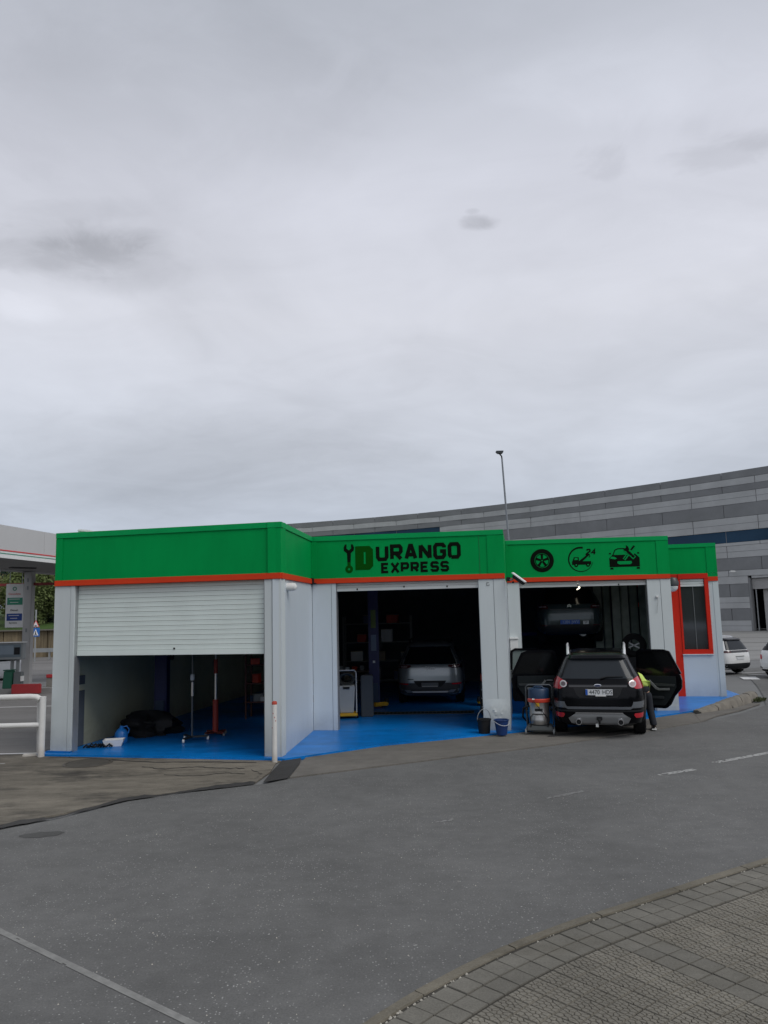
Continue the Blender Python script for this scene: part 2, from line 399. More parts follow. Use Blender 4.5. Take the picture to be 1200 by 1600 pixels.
def tag(o, label=None, cat=None, group=None, kind=None):
    if label: o['label'] = label
    if cat: o['category'] = cat
    if group: o['group'] = group
    if kind: o['kind'] = kind
    return o
def thing(name, label, cat, loc=(0, 0, 0), rz=0.0, group=None, s=1.0):
    o = bpy.data.objects.new(name, None); COL.objects.link(o)
    o.location = loc; o.rotation_euler = (0, 0, rz); o.empty_display_size = 0.2
    o.scale = (s, s, s)
    return tag(o, label, cat, group)
def struct(name, mb, m, **k):
    return tag(mb.build(name, m, **k), kind='structure')
def text_mesh(name, body, size, m, parent, M, extrude=0.002, sx=1.0, sp=1.0):
    cu = bpy.data.curves.new(name, 'FONT'); cu.body = body; cu.size = size; cu.extrude = extrude
    cu.align_x = 'CENTER'; cu.align_y = 'CENTER'; cu.space_character = sp
    to = bpy.data.objects.new(name, cu); COL.objects.link(to)
    dg = bpy.context.evaluated_depsgraph_get(); me = bpy.data.meshes.new_from_object(to.evaluated_get(dg))
    bpy.data.objects.remove(to)
    me.transform(M @ Matrix.Diagonal((sx, 1, 1, 1)))
    me.materials.clear(); me.materials.append(m)
    o = bpy.data.objects.new(name, me); COL.objects.link(o); o.parent = parent
    return o
def stroke(pts, t, closed=False):
    """outline quads of a polyline with mitred joints -> list of 4-point polygons"""
    n = len(pts); L_, R_ = [], []
    for i, p in enumerate(pts):
        p = Vector(p)
        a = Vector(pts[i - 1]) if (i > 0 or closed) else None
        b = Vector(pts[(i + 1) % n]) if (i < n - 1 or closed) else None
        d0 = (p - a).normalized() if a is not None else None
        d1 = (b - p).normalized() if b is not None else None
        if d0 is None: d0 = d1
        if d1 is None: d1 = d0
        n0 = Vector((-d0.y, d0.x)); n1 = Vector((-d1.y, d1.x))
        mm = (n0 + n1); mm = mm.normalized() if mm.length > 1e-6 else n0
        k = min(1 / max(mm.dot(n0), 0.35), 2.2)
        L_.append(p + mm * t / 2 * k); R_.append(p - mm * t / 2 * k)
    out = []
    for i in range(n if closed else n - 1):
        j = (i + 1) % n
        out.append([tuple(L_[i]), tuple(L_[j]), tuple(R_[j]), tuple(R_[i])])
    return out

# ================================================================ STRUCTURE: ground
struct('ground', MB().add([(-700, -40, -0.02), (900, -40, -0.02), (900, 1500, -0.02), (-700, 1500, -0.02)], [(0, 1, 2, 3)]), lot_asph)
A = (-6.57, 15.35); B = (-1.93, 14.25); C = (-1.65, 17.3); D = (2.57, 16.65); E0 = (3.05, 19.45); E1 = (7.05, 19.15); F0 = (7.7, 22.1); F1 = (9.33, 21.72)
BKL = (-4.0, 28.8); BKR = (10.6, 27.4)
# the road that sweeps past the garage
edge = [(-30, 4.0), (-12, 7.6), (-7.5, 8.9), (-4.89, 10.03), (-4.37, 10.5), (-3.74, 11.39), (-2.95, 11.86), (-1.88, 12.35), (-1.62, 12.64), (-0.1, 13.42), (1.26, 14.11), (3.04, 14.98), (5.15, 16.28), (6.98, 17.55), (8.2, 18.6), (9.6, 20.1), (10.3, 21.6), (11.5, 24.5), (14.0, 31.0), (60, 60)]
road_poly = [(-30, -12), (70, -12), (70, 40)] + edge[::-1]
b = MB(); n = len(road_poly); b.add([(x, y, 0.0) for x, y in road_poly], [tuple(range(n))])
struct('road', b, asphalt, tri=True)
def sheet(name, poly, z, m, kind='structure', parent=None):
    b = MB(); b.add([(x, y, z) for x, y in poly], [tuple(range(len(poly)))])
    o = b.build(name, m, parent, tri=True)
    if kind: o['kind'] = kind
    return o
hb = MB(); vs = []; hr_ = random.Random(21); nA, nR = 60, 8  # unseen hills added behind the camera to block low sky light
for j in range(nR + 1):
    for i in range(nA + 1):
        a = math.pi * (-1.12 + 1.24 * i / nA); rad = 70 + 130 * j / nR
        hgt = (26 + 9 * math.sin(i * .41) + 6 * math.sin(i * 1.13 + 1)) * (1 - math.exp(-2.6 * j / nR)) * min(1, i / 6, (nA - i) / 6)
        vs.append((rad * math.cos(a), rad * math.sin(a) - 5, -.03 + hgt + (hr_.uniform(-.8, .8) if j else 0)))
hb.add(vs, [(j * (nA + 1) + i, j * (nA + 1) + i + 1, (j + 1) * (nA + 1) + i + 1, (j + 1) * (nA + 1) + i) for j in range(nR) for i in range(nA)])
struct('unseen_hills', hb, mat('unseen_hill', (0.035, 0.05, 0.022), .95, var=.4, scale=.15), smooth=True)
# worn concrete apron left of the garage corner, 3 cm proud of the asphalt
ap = MB().prism([(-30, 4.3), (-12, 7.9), (-7.5, 9.2), (-5.0, 10.25), (-4.45, 10.7), (-3.8, 11.5), (-3.0, 11.98), (-2.1, 12.42), (-1.98, 13.2), (-2.0, 14.0), (-1.86, 14.22), (-6.85, 15.4), (-30, 15.4)], -0.01, 0.012)
struct('concrete_apron', ap, conc_apron, tri=True)
jag = [(-12, 7.7), (-7.5, 9.0), (-4.95, 10.08), (-4.4, 10.55), (-3.77, 11.42), (-2.97, 11.9), (-2.0, 12.32)]
tj = []
rr = random.Random(4)
for i in range(len(jag) - 1):
    for k in range(10):
        t = k / 10; x = jag[i][0] * (1 - t) + jag[i + 1][0] * t; y = jag[i][1] * (1 - t) + jag[i + 1][1] * t
        tj.append((x, y + rr.uniform(-0.025, 0.025)))
up_ = [(x, y + 0.13 + 0.07 * math.sin(i_ * .37) + rr.uniform(-0.04, 0.05)) for i_, (x, y) in enumerate(tj)]
b = MB(); n = len(tj)
b.add([(x, y, 0.006) for x, y in tj] + [(x, y, 0.018) for x, y in up_], [(i, i + 1, n + i + 1, n + i) for i in range(n - 1)])
struct('tar_joint', b, tar_m)
struct('concrete_kerb_strip', MB().prism([(-1.60, 12.68), (-0.1, 13.46), (1.26, 14.15), (3.04, 15.02), (5.15, 16.32), (6.9, 17.5), (7.25, 18.7), (7.3, 19.05), (5.7, 18.02), (2.85, 16.69), (-0.11, 15.40), (-1.5, 14.6), (-1.55, 13.8)], -0.01, 0.016), conc_strip, tri=True)
sheet('asphalt_drain_patch', [(-1.97, 12.35), (-1.62, 12.6), (-1.56, 13.8), (-1.6, 14.42), (-1.9, 14.25), (-1.95, 13.2)], 0.0195, tar_m)
# dark stains and cracks on the apron, thin spilled tar
def blotch(name, cx, cy, rx, ry, m, z, seed, rot=0.0):
    r_ = random.Random(seed); pts = []
    for i in range(26):
        t = 2 * math.pi * i / 26; k = 1 + r_.uniform(-0.13, 0.13)
        x, y = rx * k * math.cos(t), ry * k * math.sin(t)
        pts.append((cx + x * math.cos(rot) - y * math.sin(rot), cy + x * math.sin(rot) + y * math.cos(rot)))
    return sheet(name, pts, z, m)
blotch('oil_stain', -4.25, 9.78, 0.26, 0.12, ground_mat('faint_oil', (0.075, 0.075, 0.073), patch=0.2), 0.004, 3, 0.2)
blotch('oil_stain', 3.75, 16.25, 0.65, 0.12, tar_m, 0.021, 5, 0.45)
blotch('oil_stain', 4.8, 16.45, 0.45, 0.07, tar_m, 0.021, 6, 0.5)
for k, (pts, w_) in enumerate([([(-4.3, 13.85), (-3.9, 13.6), (-3.4, 13.72), (-2.9, 13.55), (-2.4, 13.5)], 0.05), ([(-3.7, 13.1), (-3.2, 12.95), (-2.7, 13.15), (-2.35, 13.0)], 0.035), ([(-2.35, 13.35), (-2.1, 13.0), (-2.15, 12.6)], 0.03),
        ([(-6.4, 15.0), (-5.4, 14.75), (-4.2, 14.2), (-3.2, 14.15), (-2.2, 13.95)], 0.06)]):
    P_ = []
    for i in range(len(pts) - 1):
        for t in range(6):
            t /= 6; P_.append((pts[i][0] * (1 - t) + pts[i + 1][0] * t + rr.uniform(-.03, .03), pts[i][1] * (1 - t) + pts[i + 1][1] * t + rr.uniform(-.03, .03)))
    b = MB()
    n = len(P_); b.add([(x, y - w_ * rr.uniform(.2, .6), 0.0165) for x, y in P_] + [(x, y + w_ * rr.uniform(.2, .6), 0.0165) for x, y in P_], [(i, i + 1, n + i + 1, n + i) for i in range(n - 1)])
    struct('tar_crack', b, tar_m)
# blue painted floor slab
floor_poly = [(-6.9, 15.2), (-6.72, 15.15), (-1.86, 14.10), (-0.11, 15.34), (2.85, 16.63), (5.7, 17.96), (7.28, 19.01), (8.95, 20.45), (9.75, 21.35), (10.6, 27.4), (-4.0, 28.8), (-6.6, 15.5)]
struct('blue_floor', MB().prism(floor_poly, -0.01, 0.05), blue_floor_m, tri=True)
# pale worn ring on the blue paint
ring = MB()
for k, (r0, r1) in enumerate(((0.62, 0.66), (0.40, 0.42))):
    n = 40
    vs = [(0.75 + r * math.cos(2 * math.pi * i / n) , 17.15 + 0.55 * r * math.sin(2 * math.pi * i / n), 0.054) for r in (r0, r1) for i in range(n)]
    ring.add(vs, [(i, (i + 1) % n, n + (i + 1) % n, n + i) for i in range(n) if i % 7 not in (1, 4 + k)])
struct('worn_floor_ring', ring, mat('worn_blue_paint', (0.03, 0.19, 0.50), 0.5))

# yard and forecourt sheets behind
sheet('petrol_forecourt', [(-60, 15.4), (-7.0, 15.4), (-4.3, 29.0), (-2, 60), (-60, 60)], -0.012, ground_mat('forecourt_asphalt', (0.175, 0.17, 0.165), speck=0.1, patch=0.22, fac_dirs=(0.25, 1.8, 1)))
sheet('loading_yard', [(14.5, 36), (70, 36), (90, 66), (34, 72), (12, 95), (8, 40)], -0.008, lot_conc)
for k, (y0, w_) in enumerate(((41, 0.25), (50, 0.35), (58, 0.3))):
    sheet('yard_joint', [(16, y0 + 3), (60, y0 - 8), (60, y0 - 8 + w_), (16, y0 + 3 + w_)], -0.004, tar_m)
# markings
def line(name, p, q, w_, z, m):
    p = Vector(p); q = Vector(q); d = (q - p).normalized(); nn = Vector((-d.y, d.x)) * w_ / 2
    return sheet(name, [tuple(p - nn), tuple(q - nn), tuple(q + nn), tuple(p + nn)], z, m)
def worn_line(name, pts, w_, z, m, holes=0.18, seed=1, fade=(), jit=.006):
    r_ = random.Random(seed); b = MB()
    seg = []
    for i in range(len(pts) - 1):
        k = max(2, int((Vector(pts[i + 1]) - Vector(pts[i])).length / 0.05))
        for t in range(k): seg.append(Vector(pts[i]).lerp(Vector(pts[i + 1]), t / k))
    seg.append(Vector(pts[-1]))
    for i in range(len(seg) - 1):
        d = (seg[i + 1] - seg[i]).normalized(); nn = Vector((-d.y, d.x))
        for c in range(4):
            hole = holes
            if fade: hole = holes + (1 - holes) * max(0, fade[0] - i / len(seg)) / fade[0] if i / len(seg) < fade[0] else holes
            if r_.random() < hole: continue
            o0 = (c / 4 - 0.5) * w_ + r_.uniform(-jit, 0); o1 = ((c + 1) / 4 - 0.5) * w_ + r_.uniform(0, jit)
            b.add([(*(seg[i] + nn * o0), z), (*(seg[i + 1] + nn * o0), z), (*(seg[i + 1] + nn * o1), z), (*(seg[i] + nn * o1), z)], [(0, 1, 2, 3)])
    return tag(b.build(name, m), kind='structure')
worn_line('road_joint_line', [(-7.0, 10.2), (-3.31, 6.87), (-1.31, 5.32), (2.5, 2.6)], 0.058, 0.004, mat('grey_joint_paint', (0.225, 0.225, 0.215), 0.8, var=0.25, scale=9), 0.015, 3, jit=.0012)
worn_line('lane_dash', [(5.2, 13.02), (6.9, 14.02)], 0.11, 0.004, marking, 0.12, 4, (0.3,))
worn_line('lane_dash', [(4.08, 12.25), (4.82, 12.62)], 0.10, 0.004, marking, 0.2, 5, (0.25,))
worn_line('lane_dash', [(2.05, 10.92), (2.75, 11.36)], 0.07, 0.004, mat('faint_road_paint', (0.23, 0.23, 0.225), 0.8), 0.3, 6, (0.3,))
worn_line('lane_dash', [(0.55, 9.9), (0.78, 10.05)], 0.08, 0.004, MATS['faint_road_paint'], 0.45, 7)
for q in (((12.40, 27.75), (12.98, 27.75), (12.66, 26.72), (12.15, 26.85)), ((13.35, 27.45), (13.75, 27.3), (13.5, 26.4), (13.05, 26.5)), ((14.3, 27.1), (15.1, 27.0), (15.0, 25.9), (14.2, 26.1))):
    sheet('zebra_bar', list(q), 0.004, marking_w)
line('bay_line', (13.2, 29.4), (20, 29.9), 0.12, 0.004, marking_w)
line('bay_line', (13.0, 29.2), (14.0, 27.6), 0.10, 0.004, marking_w)
line('forecourt_line', (-30, 23.1), (-8.3, 23.9), 0.12, -0.008, marking_w)
line('forecourt_line', (-10.5, 25.6), (-8.6, 23.4), 0.12, -0.008, marking_w)
line('forecourt_line', (-30, 15.52), (-6.9, 15.62), 0.10, -0.008, marking_w)
line('forecourt_line', (-30, 14.6), (-7.0, 14.45), 0.045, 0.016, marking)

# manhole
mh = thing('manhole_cover', 'dark round manhole cover in stained concrete before the left column', 'manhole', (-5.43, 14.30, 0.014))
mh.scale = (.74, .74, 1)
MB().lathe([(0.0, 0.004), (0.50, 0.004), (0.50, -0.02)], n=32).build('cover', mat('worn_dark_cover', (.062, .057, .048), .85, var=.3, scale=5), mh)
MB().lathe([(0.515, -0.02), (0.515, 0.007), (0.58, 0.004), (0.58, -0.02)], n=32).build('frame', mat('dark_iron', (0.09, 0.082, 0.07), 0.7, 0.3, var=0.2), mh)

# ---------------------------------------------------------------- pavement with kerb and tiles
KP = [(-1.25, 3.70), (-0.75, 4.35), (-0.23, 5.04), (-0.02, 5.30), (0.39, 5.73), (0.83, 6.13), (1.35, 6.50), (1.95, 6.87), (2.80, 7.40), (3.71, 7.98), (4.7, 8.55), (6.2, 9.35)]
def smooth_curve(P, it=3):
    P = [Vector(p) for p in P]
    for _ in range(it):
        P = [P[0]] + [(P[i - 1] + P[i] * 2 + P[i + 1]) / 4 for i in range(1, len(P) - 1)] + [P[-1]]
    out = []
    for i in range(len(P) - 1):
        p0 = P[max(i - 1, 0)]; p1 = P[i]; p2 = P[i + 1]; p3 = P[min(i + 2, len(P) - 1)]
        for k in range(12):
            t = k / 12
            out.append(0.5 * ((2 * p1) + (-p0 + p2) * t + (2 * p0 - 5 * p1 + 4 * p2 - p3) * t * t + (-p0 + 3 * p1 - 3 * p2 + p3) * t ** 3))
    out.append(P[-1]); return out
KC = smooth_curve(KP, 1)
cum = [0.0]
for i in range(1, len(KC)): cum.append(cum[-1] + (KC[i] - KC[i - 1]).length)
def kpt(s):
    s = max(0, min(s, cum[-1] - 1e-4))
    i = max(j for j in range(len(cum) - 1) if cum[j] <= s)
    t = (s - cum[i]) / (cum[i + 1] - cum[i]); return KC[i].lerp(KC[i + 1], t)
def kfr(s, d=0.0):
    p = kpt(s); a = kpt(s - 0.35); c = kpt(s + 0.35); t = (c - a).normalized()
    return p + Vector((t.y, -t.x)) * d, t
KZ = 0.12
ped = [tuple(kfr(i * cum[-1] / 60, 0.02)[0]) for i in range(61)]
struct('pavement_bed', MB().prism(ped + [(9, 8.0), (9, -6), (-4, -6), (-1.6, 3.2)], -0.01, KZ - 0.012), joint_m, tri=True)
pav = thing('pavement', None, None, (0, 0, 0)); pav['kind'] = 'structure'
s = 0.25; k = 0
while s < cum[-1] - 0.3:
    ln = 0.98
    b = MB(); N_ = 8; vs = []
    for i in range(N_ + 1):
        ss = s + 0.006 + (ln - 0.012) * i / N_
        for d, z in ((0.0, -0.005), (0.0, KZ - 0.02), (0.018, KZ + 0.001), (0.094, KZ + 0.003 * math.sin(k * 2.1)), (0.100, KZ - 0.03)):
            p, _ = kfr(min(ss, cum[-1] - 0.01), d + rr.uniform(-0.003, 0.003)); vs.append((p.x, p.y, z))
    fs = [(i * 5 + j, (i + 1) * 5 + j, (i + 1) * 5 + j + 1, i * 5 + j + 1) for i in range(N_) for j in range(4)] + [(0, 1, 2, 3, 4), tuple(N_ * 5 + j for j in (4, 3, 2, 1, 0))]
    b.add(vs, fs).build('kerb_stone', kerb_m, pav, smooth=True)
    s += ln; k += 1
T = 0.176
plain = MB().box((0, 0, -0.0125), (T - 0.007, T - 0.007, 0.025)).build('paving_tile', tile_m, pav, bevel=0.003)
# patterned tile: raised irregular cobble shapes on a recessed base
def pebble_tile(seed):
    r_ = random.Random(seed * 31); b = MB(); b.box((0, 0, -0.018), (T - 0.006, T - 0.006, 0.018))
    hw = (T - 0.010) / 2
    pts = []
    for i in range(4):
        for j in range(4):
            pts.append(Vector(((i + .5 + r_.uniform(-.30, .30) + (.25 if j % 2 else -.2)) / 4.1 - .49, (j + .5 + r_.uniform(-.26, .26)) / 4 - .5)) * 2 * hw)
    for a, p in enumerate(pts):
        cell = [Vector((-hw, -hw)), Vector((hw, -hw)), Vector((hw, hw)), Vector((-hw, hw))]
        for c_, q in enumerate(pts):
            if c_ == a: continue
            mid = (p + q) / 2; n_ = (q - p).normalized(); new = []
            for e in range(len(cell)):
                u_, w_ = cell[e], cell[(e + 1) % len(cell)]; du, dw = (u_ - mid).dot(n_), (w_ - mid).dot(n_)
                if du <= 0: new.append(u_)
                if du * dw < 0: new.append(u_.lerp(w_, du / (du - dw)))
            cell = new
            if len(cell) < 3: break
        if len(cell) < 3: continue
        c = sum(cell, Vector((0, 0))) / len(cell)
        rr_ = max((v - c).length for v in cell)
        if rr_ < 0.008: continue
        g1 = max(0.0, 1 - 0.0022 / (rr_ * .7)); g2 = max(0.0, 1 - 0.0052 / (rr_ * .7))
        k = len(cell); h_ = r_.uniform(-0.0008, 0.0008)
        vs = [(v.x, v.y, -0.0095) for v in [c + (v - c) * g1 for v in cell]] + [(v.x, v.y, h_) for v in [c + (v - c) * g2 for v in cell]]
        b.add(vs, [tuple(range(k, 2 * k))] + [(e, (e + 1) % k, k + (e + 1) % k, k + e) for e in range(k)])
    return b
tile_pat_m = ground_mat('patterned_tile_concrete', (0.190, 0.178, 0.150), patch=0.22, bump=0.6, stain=0.35, dark=(0.10, 0.088, 0.065))
for tmm in (tile_m, tile_pat_m):
    N_ = tmm.node_tree.nodes; L_ = tmm.node_tree.links; bs = N_['Principled BSDF']
    oi = N_.new('ShaderNodeObjectInfo'); mr = N_.new('ShaderNodeMapRange'); L_.new(oi.outputs['Random'], mr.inputs[0]); mr.inputs[3].default_value = 0.92; mr.inputs[4].default_value = 1.08
    cc_ = N_.new('ShaderNodeCombineColor')
    for q_ in range(3): L_.new(mr.outputs[0], cc_.inputs[q_])
    mq = N_.new('ShaderNodeMix'); mq.data_type = 'RGBA'; mq.blend_type = 'MULTIPLY'; mq.inputs[0].default_value = 1
    L_.new(bs.inputs['Base Color'].links[0].from_socket, mq.inputs[6]); L_.new(cc_.outputs[0], mq.inputs[7]); L_.new(mq.outputs[2], bs.inputs['Base Color'])
ptile = [pebble_tile(sd_).build('patterned_tile', tile_pat_m, pav) for sd_ in (1, 2, 3, 4, 5)]
cnt = 0; used = set()
rest_plain = MB(); rest_pat = MB()
s = 0.9; i = 0
while s < cum[-1] - 0.4:
    for j in range(20):
        d = 0.128 + (j + 0.5) * (T + 0.001) + (0.012 if j >= 2 else 0)
        p, t = kfr(s, d)
        # keep to what the frame can show, plus a margin
        v = Vector((p.x, p.y, KZ - CAM_H)); zc_ = v.dot(fw)
        zc_ = max(zc_, .2); u_ = 600 + F_PX * v.dot(rt) / zc_; w_ = 800 - F_PX * v.dot(up) / zc_
        outside = u_ > 1300 or w_ > 1690
        pa, _ = kfr(s - 0.1, d); pc, _ = kfr(s + 0.1, d); sc_ = (pc - pa).length / 0.2
        isplain = j < 2 or (i % 13 in (4, 5) and j >= 2)
        src = plain if isplain else ptile[(i * 7 + j * 3) % 5]
        if outside:
            ca_, sa_ = t.x, t.y; tgt = rest_plain if isplain else rest_pat
            me_ = src.data
            tgt.add([(p.x + ca_ * q.co.x * min(sc_, 1.02) - sa_ * q.co.y, p.y + sa_ * q.co.x * min(sc_, 1.02) + ca_ * q.co.y, KZ - .001 + q.co.z) for q in me_.vertices], [tuple(f.vertices) for f in me_.polygons])
            continue
        if src.name in used:
            o = src.copy(); COL.objects.link(o); o.parent = pav
        else:
            o = src; used.add(src.name)
        o.location = (p.x, p.y, KZ - 0.001 + rr.uniform(-0.0022, 0.0022) * (1.6 if isplain else 1))
        o.rotation_euler = (rr.uniform(-.006, .006), rr.uniform(-.006, .006), math.atan2(t.y, t.x) + (math.pi if (i * 5 + j) % 2 and not isplain else 0) + rr.uniform(-.008, .008))
        o.scale = (min(sc_, 1.02), 1, 1); cnt += 1
    s += T + 0.001; i += 1
print('tiles', cnt)
tag(rest_plain.build('paving_tiles', tile_m, pav), kind='stuff'); tag(rest_pat.build('patterned_tiles', tile_pat_m, pav), kind='stuff')
# grit and tiny stones in the joint behind the kerb and on the road: uncountable
b = MB()
for k in range(150):
    ss = rr.uniform(1.0, cum[-1] - 0.5) if k % 3 else rr.uniform(1.4, 2.6)
    p, t = kfr(ss, 0.112 + rr.gauss(0, 0.010)); r_ = rr.uniform(0.003, 0.009) if rr.random() < 0.8 else rr.uniform(0.010, 0.016)
    a = rr.uniform(0, 6)
    vs = [(p.x + r_ * rr.uniform(.6, 1.2) * math.cos(a + q * 1.26), p.y + r_ * rr.uniform(.6, 1.2) * math.sin(a + q * 1.26), KZ - 0.012) for q in range(5)] + [(p.x, p.y, KZ - 0.012 + r_ * 0.9)]
    b.add(vs, [(q, (q + 1) % 5, 5) for q in range(5)])
tag(b.build('gravel_litter', mat('pale_grit', (0.42, 0.40, 0.35), 0.9, var=0.4, scale=60)), kind='stuff')
b = MB()
for k in range(260):
    p = Vector((rr.uniform(-3.5, 4), rr.uniform(5.0, 11)))
    r_ = rr.uniform(0.003, 0.008); a = rr.uniform(0, 6)
    vs = [(p.x + r_ * rr.uniform(.6, 1.2) * math.cos(a + q * 1.26), p.y + r_ * rr.uniform(.6, 1.2) * math.sin(a + q * 1.26), 0.0) for q in range(5)] + [(p.x, p.y, r_)]
    if p.y > 5.3 + (p.x + 0.2) * 0.72: b.add(vs, [(q, (q + 1) % 5, 5) for q in range(5)])
tag(b.build('road_grit', MATS['pale_grit']), kind='stuff')
p, t = kfr(3.0, -0.35)

# ================================================================ GARAGE BUILDING
H, Z1, Z0 = 4.30, 3.35, 3.24
gb = thing('garage_building', 'low white workshop of stepped bays under a green band with orange stripe', 'building', (0, 0, 0))
def LEN(P, Q): return (Vector(Q) - Vector(P)).length
def wpt(P, Q, s_, d, z):
    P = Vector(P); e = (Vector(Q) - P).normalized(); n_ = Vector((e.y, -e.x)); q = P + e * s_ + n_ * d
    return (q.x, q.y, z)
def fascia(P, Q, z0=Z1, e0=0.0, e1=0.0, stripe=True, t0=0.13, t1=0.13, st=(0, None), seam=()):
    L_ = LEN(P, Q)
    MB().wbox(P, Q, -e0, L_ + e1, z0, H - 0.11, -0.25, 0.0).build('fascia_panel', green, gb)
    MB().wbox(P, Q, -e0 - 0.004, L_ + e1 + 0.004, H - 0.11, H, -0.262, 0.022).build('fascia_cap', green_cap, gb, bevel=0.006)
    if t0: MB().wbox(P, Q, -e0 - 0.002, t0, z0 + 0.002, H - 0.112, 0.001, 0.014).build('fascia_trim', green, gb, bevel=0.004)
    if t1: MB().wbox(P, Q, L_ - t1, L_ + e1 + 0.002, z0 + 0.002, H - 0.112, 0.001, 0.014).build('fascia_trim', green, gb, bevel=0.004)
    for s_ in seam: MB().wbox(P, Q, s_, s_ + 0.008, z0 + 0.002, H - 0.112, 0.001, 0.006).build('fascia_seam', mat('seam_shadow_line', (0.003, 0.14, 0.04), 0.5), gb)
    if stripe:
        MB().wbox(P, Q, -e0 + st[0], (L_ + e1) if st[1] is None else st[1], Z0, Z1, -0.2, 0.03).build('orange_stripe', orange, gb, bevel=0.004)
fascia(A, B, t0=0.16, t1=0.16)
fascia(B, C, e0=0.0, t0=0.0, t1=0.05)
fascia(C, D, t0=0.12, t1=0.36, seam=(3.74,))
fascia(E0, E1, t0=0.06, t1=0.30)
fascia(F0, F1, z0=3.452, stripe=False, t0=0.0, t1=0.27)
MB().wbox(F0, F1, 1.405, LEN(F0, F1), Z1, 3.45, -0.2, 0.0).build('fascia_panel', green, gb)
MB().wbox(F0, F1, 1.405, LEN(F0, F1) + 0.002, Z1 + 0.002, 3.45, 0.001, 0.014).build('fascia_trim', green, gb)
MB().wbox(F0, F1, 1.405, LEN(F0, F1), Z0 - 0.01, Z1, -0.2, 0.03).build('orange_stripe', orange, gb)
for P, Q in ((D, E0), (E1, F0)):
    L_ = LEN(P, Q)
    MB().wbox(P, Q, 0.26, L_ - 0.01, Z0, H - 0.002, -0.2, -0.003).build('fascia_panel', green, gb)
    MB().wbox(P, Q, 0.05, L_ - 0.01, 0.05, Z0 - 0.002, -0.14, -0.005).build('return_wall', bluish_wall, gb)
# side and back walls
MB().wbox(BKL, A, 0.0, LEN(A, BKL), 0.05, H - 0.12, -0.20, 0.0).build('side_wall', white_wall, gb)
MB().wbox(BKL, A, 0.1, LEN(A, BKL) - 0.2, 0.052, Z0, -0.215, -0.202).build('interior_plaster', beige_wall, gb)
MB().wbox(F1, BKR, 0.0, LEN(F1, BKR), 0.05, H - 0.12, -0.20, 0.0).build('side_wall', white_wall, gb)
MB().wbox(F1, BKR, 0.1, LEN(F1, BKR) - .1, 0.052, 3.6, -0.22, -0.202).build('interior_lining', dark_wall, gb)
MB().wbox(BKR, BKL, 0.0, LEN(BKL, BKR), 0.05, H - 0.12, -0.20, 0.0).build('back_wall', white_wall, gb)
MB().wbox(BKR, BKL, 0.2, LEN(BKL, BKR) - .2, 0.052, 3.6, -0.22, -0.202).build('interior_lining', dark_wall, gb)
# roof slab and ceiling
ins = [(-6.35, 15.55), (-2.05, 14.5), (-1.8, 17.55), (2.45, 16.9), (2.95, 19.7), (6.9, 19.4), (7.6, 22.35), (9.15, 22.0), (10.35, 27.25), (-3.85, 28.6)]
MB().prism(ins, 3.80, 4.08).build('roof', mat('roof_felt', (0.10, 0.10, 0.10), 0.9), gb, tri=True)
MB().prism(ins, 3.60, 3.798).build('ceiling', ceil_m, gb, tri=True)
# fronts -------------------------------------------------
def column(P, Q, s0, s1, seam=None, m=None, z1=Z0, back=-0.22):
    m = m or white_wall
    if seam is None:
        return [MB().wbox(P, Q, s0, s1, 0.05, z1 - 0.002, back, 0.0).build('column', m, gb, bevel=0.004)]
    a = MB().wbox(P, Q, s0, seam - 0.003, 0.05, z1 - 0.002, back, 0.0).build('column', m, gb, bevel=0.004)
    c = MB().wbox(P, Q, seam + 0.003, s1, 0.05, z1 - 0.002, back, 0.004).build('column', m, gb, bevel=0.004)
    MB().wbox(P, Q, seam - 0.002, seam + 0.002, 0.052, z1 - 0.004, back, -0.01).build('column_seam', dark_wall, gb)
    return [a, c]
LAB = LEN(A, B); LCD = LEN(C, D); LE = LEN(E0, E1); LF = LEN(F0, F1)
column(A, B, 0.0, 0.45, 0.36)
column(A, B, LAB - 0.33, LAB - 0.004, LAB - 0.18)
# blue foot line below the columns of the left bay
MB().wbox(A, B, -0.06, 0.46, 0.051, 0.075, -0.1, 0.05).build('blue_plinth', blue_floor_m, gb)
MB().wbox(B, C, 0.002, LEN(B, C) - 0.004, 0.05, Z0 - 0.002, -0.16, 0.0).build('return_wall', bluish_wall, gb)
column(C, D, 0.004, 0.54, 0.44, bluish_wall)
column(C, D, 3.70, LCD, 4.02)
column(E0, E1, 0.0, 0.30)
column(E0, E1, 3.44, LE, 3.76)
MB().wbox(E0, E1, 3.48, LE - 0.02, 0.051, 0.17, 0.005, 0.02).build('skirting', white_wall, gb)
MB().wbox(E0, E1, 0.0, 0.31, 0.052, 0.78, 0.003, 0.008).build('blue_plinth', blue_floor_m, gb)
